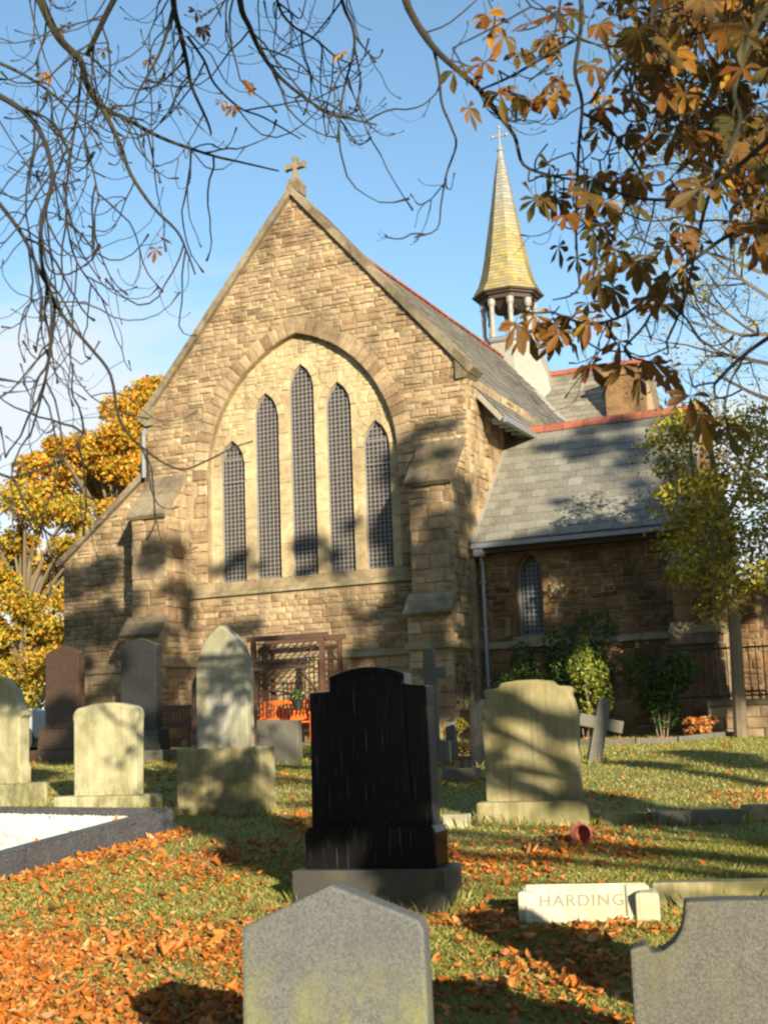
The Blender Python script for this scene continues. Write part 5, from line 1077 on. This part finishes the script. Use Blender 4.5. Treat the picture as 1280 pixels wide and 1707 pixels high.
for ti, (tp, lab, hh) in enumerate(trunks):
    tp.z = gnd(tp.y); g = thing('shade_tree', lab, 'tree', tp, 0, 'trees behind the viewer'); m = MB(); m.tube(smooth_path([(0, 0, -.1), (.1, 0, hh*.3), (-.1, .1, hh*.6), (0, 0, hh)], 4), [.3-.02*i for i in range(13)], 8); m.build('trunk', M_BARK, g)
    cl = [(c-tp, r) for c, r in shade_clumps if min(range(3), key=lambda i: (Vector((trunks[i][0].x, 0))-Vector((c.x, 0))).length+abs(c.z-(6 if i == 0 else 10))*.5) == ti]; m = MB()
    if not cl: continue
    for c, r in cl: a = Vector((0, 0, min(hh*.95, max(1.8, c.z*.8)))); m.tube(smooth_path([a, a.lerp(c, .5)+Vector((0, 0, .25)), c], 3), [.05, .045, .04, .03, .025, .02, .01], 5)
    m.build('branches', M_BARK, g); cen = np.array([tuple(c) for c, r in cl]); rad = np.array([(r, r, r*.8) for c, r in cl]); n = np.maximum(30, (3000*rad[:, 0]**2)).astype(int); V, r_ = leafballs(cen, rad, n, .15, 70+ti, surf=1.2); np_obj('crown', V, 4, M_CHESTNUT, g, r_)['kind'] = 'stuff'

for x, y, h, lab in ((-3, -14, 12, 'added dense tree straight behind the viewer, blocking sky light'), (-12, -9, 12, 'added dense tree behind the viewer to the left, blocking sky light'), (-20, 1, 11, 'added dense tree far out at the left, blocking sky light'), (24, 5, 12, 'added dense tree far out at the right, blocking sky light'), (28, -8, 13, 'added dense tree behind the viewer at the far right, blocking sky light'), (-10, 8.5, 13, 'added dense tree outside the left frame edge near the viewer, blocking sky light'), (-14, 18, 12, 'added dense tree outside the left frame edge beyond the gravel plot, blocking sky light'), (15.5, 9, 13, 'added dense tree outside the right frame edge, blocking sky light'), (18.5, 17, 12, 'added dense tree outside the right frame edge beside the church, blocking sky light'), (-15.5, 22, 13, 'added dense tree outside the left frame edge before the parked car, blocking sky light'), (4, -24, 9, 'added low tree far behind the viewer, blocking sky light'), (-6, -4, 15, 'added tall tree just behind the viewer at left, blocking sky light')):  # unseen dense trees added to block sky light and deepen the shade
    cl = [((random.uniform(-3, 3), random.uniform(-2.5, 2.5), random.uniform(.25, .9)*h), (2.3, 2.3, 1.8)) for k in range(9)]; crown_tree('sky_blocker_tree', lab, x, y, h, cl, 5500, .5, M_SHRUB, 200+int(x), .35, 'trees behind the viewer')
# ---------------------------------------------------------------- fallen leaves and grass
def ground_z(x, y): return np.interp(y, GY, GZ)+.02*np.sin(x*1.7+y*.6)*np.sin(y*1.1-x*.4)+.012*np.sin(x*4.1)*np.sin(y*3.7)
pts = []
def patch(cx, cy, sx, sy, n):
    pts.append(np.stack([RG.normal(cx, sx, n), RG.normal(cy, sy, n)], 1))
def rect(x0, x1, y0, y1, n): pts.append(np.stack([RG.uniform(x0, x1, n), RG.uniform(y0, y1, n)], 1))
for k in range(18): patch(RG.uniform(-3.0, -.5), RG.uniform(5.2, 9.2), .32, .4, 720)
for k in range(6): patch(RG.uniform(-3.2, -1.6), RG.uniform(5.0, 7.0), .35, .4, 1100)
for t in np.linspace(0, 1, 12): patch(-2.15-.95*t+RG.normal(0, .03), 13.35-2.0*t, .1, .14, 150)
for k in range(9): patch(RG.uniform(-1.9, -.5), RG.uniform(11.6, 15.6), .25, .45, 170)
for k in range(16): patch(RG.uniform(.3, 2.0), RG.uniform(7.2, 12.8), .2, .35, 170)
for k in range(7): patch(RG.uniform(.2, 1.3), RG.uniform(6.3, 8.2), .2, .25, 110)
for k in range(8): patch(RG.uniform(-5, 4), RG.uniform(14.5, 20), .35, .4, 130)
for k in range(10): patch(RG.uniform(2.6, 6.2), RG.uniform(23.9, 25.2), .35, .25, 70)
for k in range(14): patch(RG.uniform(-3.2, -.8), RG.uniform(8.6, 12.5), .35, .5, 120)
rect(-5, 5, 4.5, 16, 1500); rect(-8, 9, 16, 27, 1500)
P = np.concatenate(pts); dist = P[:, 1]
keep = (P[:, 1] > 3.2) & (P[:, 1] < 27)
# nothing inside the gravel plot's kerb or under stones
rel = P-np.array([P0.x, P0.y]); a = rel @ np.array([e1.x, e1.y]); b = rel @ np.array([e2.x, e2.y]); inplot = (a > -.1) & (a < 2.7) & (b > -.1) & (b < 2.4); keep &= ~inplot | (RG.random(len(P)) < .04)
lift = np.where(inplot, .19, 0)
for (x, y, w, t) in ((-.145, 10.05, .62, .3), (-1.84, 14.85, .52, .3), (1.39, 13.45, .6, .3), (1.27, 9.28, .5, .17), (-.21, 4.6, .4, .16), (1.21, 4.75, .5, .18), (-3.27, 15.5, .6, .3)): keep &= ~((np.abs(P[:, 0]-x) < w) & (np.abs(P[:, 1]-y) < t))
P = P[keep]; lift = lift[keep]; n = len(P); z = ground_z(P[:, 0], P[:, 1])+.006+lift+np.abs(RG.normal(0, .013, n))
s = np.clip(np.exp(RG.normal(-3.24, .42, n)), .014, .11); yaw = RG.uniform(0, 6.28, n); tilt = RG.normal(0, .42, n); tl2 = RG.normal(0, .45, n); cup = RG.uniform(-.2, .95, n)
def leaf_quads(P, z, s, yaw, tilt, tl2, cup):
    u = np.stack([np.cos(yaw), np.sin(yaw), tilt], 1); v = np.stack([-np.sin(yaw), np.cos(yaw), tl2], 1); nn = np.cross(u, v); nn /= np.linalg.norm(nn, axis=1, keepdims=True); c = np.stack([P[:, 0], P[:, 1], z], 1); S = s[:, None]; K = (cup*s)[:, None]
    a0 = c-u*S*.55+nn*K*.5; m0 = c-u*S*.1; m1 = c+u*S*.25; a1 = c+u*S*.6+nn*K*.7; l0 = c-u*S*.12+v*S*.26+nn*K*.45; l1 = c+u*S*.22+v*S*.24+nn*K*.5; r0 = c-u*S*.12-v*S*.26+nn*K*.45; r1 = c+u*S*.22-v*S*.24+nn*K*.5
    q = np.stack([a0, m0, m1, l0, a0, r0, m1, m0, m1, a1, l1, l0, m1, r0, r1, a1], 1)
    return q.reshape(-1, 3)
order = np.argsort(P[:, 1]); nearv = [i for i in order if P[i, 1] > 4.9 and abs(P[i, 0]) < .34*P[i, 1]][:300]; ns = set(nearv); far = np.array([i for i in range(n) if i not in ns])
V = leaf_quads(P[far], z[far], s[far], yaw[far], tilt[far], tl2[far], cup[far]); rr_ = np.repeat(RG.random(len(far)), 4)
tag(np_obj('leaf_litter', V, 4, M_LITTER, None, rr_), 'orange and brown fallen leaves scattered over the grass', 'leaf litter', kind='stuff')
FL = []
for k in range(8):
    V = leaf_quads(np.zeros((1, 2)), np.zeros(1), np.ones(1), np.zeros(1), np.zeros(1), np.zeros(1), np.array([k*.15-.15])); me = bpy.data.meshes.new('fallen_leaf'); me.from_pydata([tuple(v) for v in V], [], [(0, 1, 2, 3), (4, 5, 6, 7), (8, 9, 10, 11), (12, 13, 14, 15)]); me.materials.append(M_LITTER); me.update(); FL.append(me)
for i in nearv:
    o = bpy.data.objects.new('fallen_leaf', FL[i % 8]); COL.objects.link(o); o.parent = lawn; o.location = (P[i, 0], P[i, 1], z[i]); o.scale = (s[i],)*3; o.rotation_euler = (tl2[i], -tilt[i], yaw[i])
def grass(n, y0, y1, hw, h0, h1, w):
    y = np.sqrt(RG.uniform(y0*y0, y1*y1, n)); x = RG.uniform(-hw, hw, n)*y; rel = np.stack([x, y], 1)-np.array([P0.x, P0.y]); a = rel @ np.array([e1.x, e1.y]); b = rel @ np.array([e2.x, e2.y]); k = ~((a > -.08) & (a < 2.7) & (b > -.08) & (b < 2.4)); x, y = x[k], y[k]; n = len(x)
    z = ground_z(x, y); h = RG.uniform(h0, h1, n); yaw = RG.uniform(0, 6.28, n); lean = RG.uniform(.3, 1.1, n)*h; ld = RG.uniform(0, 6.28, n); dx, dy = np.cos(yaw)*w/2, np.sin(yaw)*w/2; lx, ly = np.cos(ld)*lean, np.sin(ld)*lean
    A = np.stack([x-dx, y-dy, z-.005], 1); B = np.stack([x+dx, y+dy, z-.005], 1); C = np.stack([x+lx*.35+dx*.7, y+ly*.35+dy*.7, z+h*.6], 1); D = np.stack([x+lx, y+ly, z+h], 1)
    pn = np.sin(x*1.3+1)*np.sin(y*.9)+.6*np.sin(x*3.1-y*2.3); r = np.clip(RG.random(n)*.75+.14*pn+.1, 0, .99)
    return np.stack([A, B, C, D], 1).reshape(-1, 3), r
def tufts(spots):
    A = []; R = []
    for (x, y, w, d, rz) in spots:
        n = int(260*(w+d)); t = RG.random(n); side_ = RG.integers(0, 4, n); u = np.where(side_ < 2, (t-.5)*w, np.where(side_ == 2, -w/2, w/2)); v = np.where(side_ == 0, -d/2, np.where(side_ == 1, d/2, (t-.5)*d)); u = u+RG.normal(0, .025, n); v = v+RG.normal(0, .025, n)
        c, s_ = math.cos(math.radians(rz)), math.sin(math.radians(rz)); gx = x+u*c-v*s_; gy = y+u*s_+v*c; z = ground_z(gx, gy); h = RG.uniform(.03, .11, n)*RG.choice([.6, 1, 1.3], n); yaw = RG.uniform(0, 6.28, n); ld = RG.uniform(0, 6.28, n); le = h*RG.uniform(.2, .7, n); W_ = .005
        dx, dy = np.cos(yaw)*W_/2, np.sin(yaw)*W_/2; lx, ly = np.cos(ld)*le, np.sin(ld)*le
        A.append(np.stack([np.stack([gx-dx, gy-dy, z-.01], 1), np.stack([gx+dx, gy+dy, z-.01], 1), np.stack([gx+lx*.35+dx*.7, gy+ly*.35+dy*.7, z+h*.6], 1), np.stack([gx+lx, gy+ly, z+h], 1)], 1).reshape(-1, 3)); R.append(RG.random(n)*.8)
    return np.concatenate(A), np.concatenate(R)
G3, r3 = tufts([(-.212, 4.6, .8, .3, -12), (1.215, 4.75, 1.0, .34, -10), (-.145, 10.05, 1.15, .52, -17), (-1.84, 14.85, .96, .5, -22), (-3.27, 15.5, 1.16, .5, -22), (-4.76, 16.4, .95, .55, -22), (1.39, 13.45, 1.1, .46, -16), (-5.92, 24.3, 1.2, .5, -22), (-4.36, 23.4, 1.2, .5, -22), (-1.77, 21.1, .75, .18, -22), (2.86, 19.3, .25, .15, -22), (1.33, 19.1, .5, .2, -25), (atx(1150, 12.85), 12.9, .84, .18, -10), (atx(1035, 13.2), 13.15, .56, .16, -8), (atx(1165, 9.6), 9.62, .82, .17, -9), (atx(755, 13.1), 13.15, .24, .16, -20), (.6, 20, .6, .6, -22)])
G1, r1 = grass(260000, 4.2, 12, .40, .012, .032, .0045); G2, r2 = grass(140000, 12, 27, .38, .018, .042, .010)
tag(np_obj('grass', np.concatenate([G1, G2, G3]), 4, M_GRASSB, None, np.concatenate([r1, r2, r3])), 'short autumn grass of the churchyard lawn', 'grass', kind='stuff')
print('leaves', nleaf, 'litter', n)
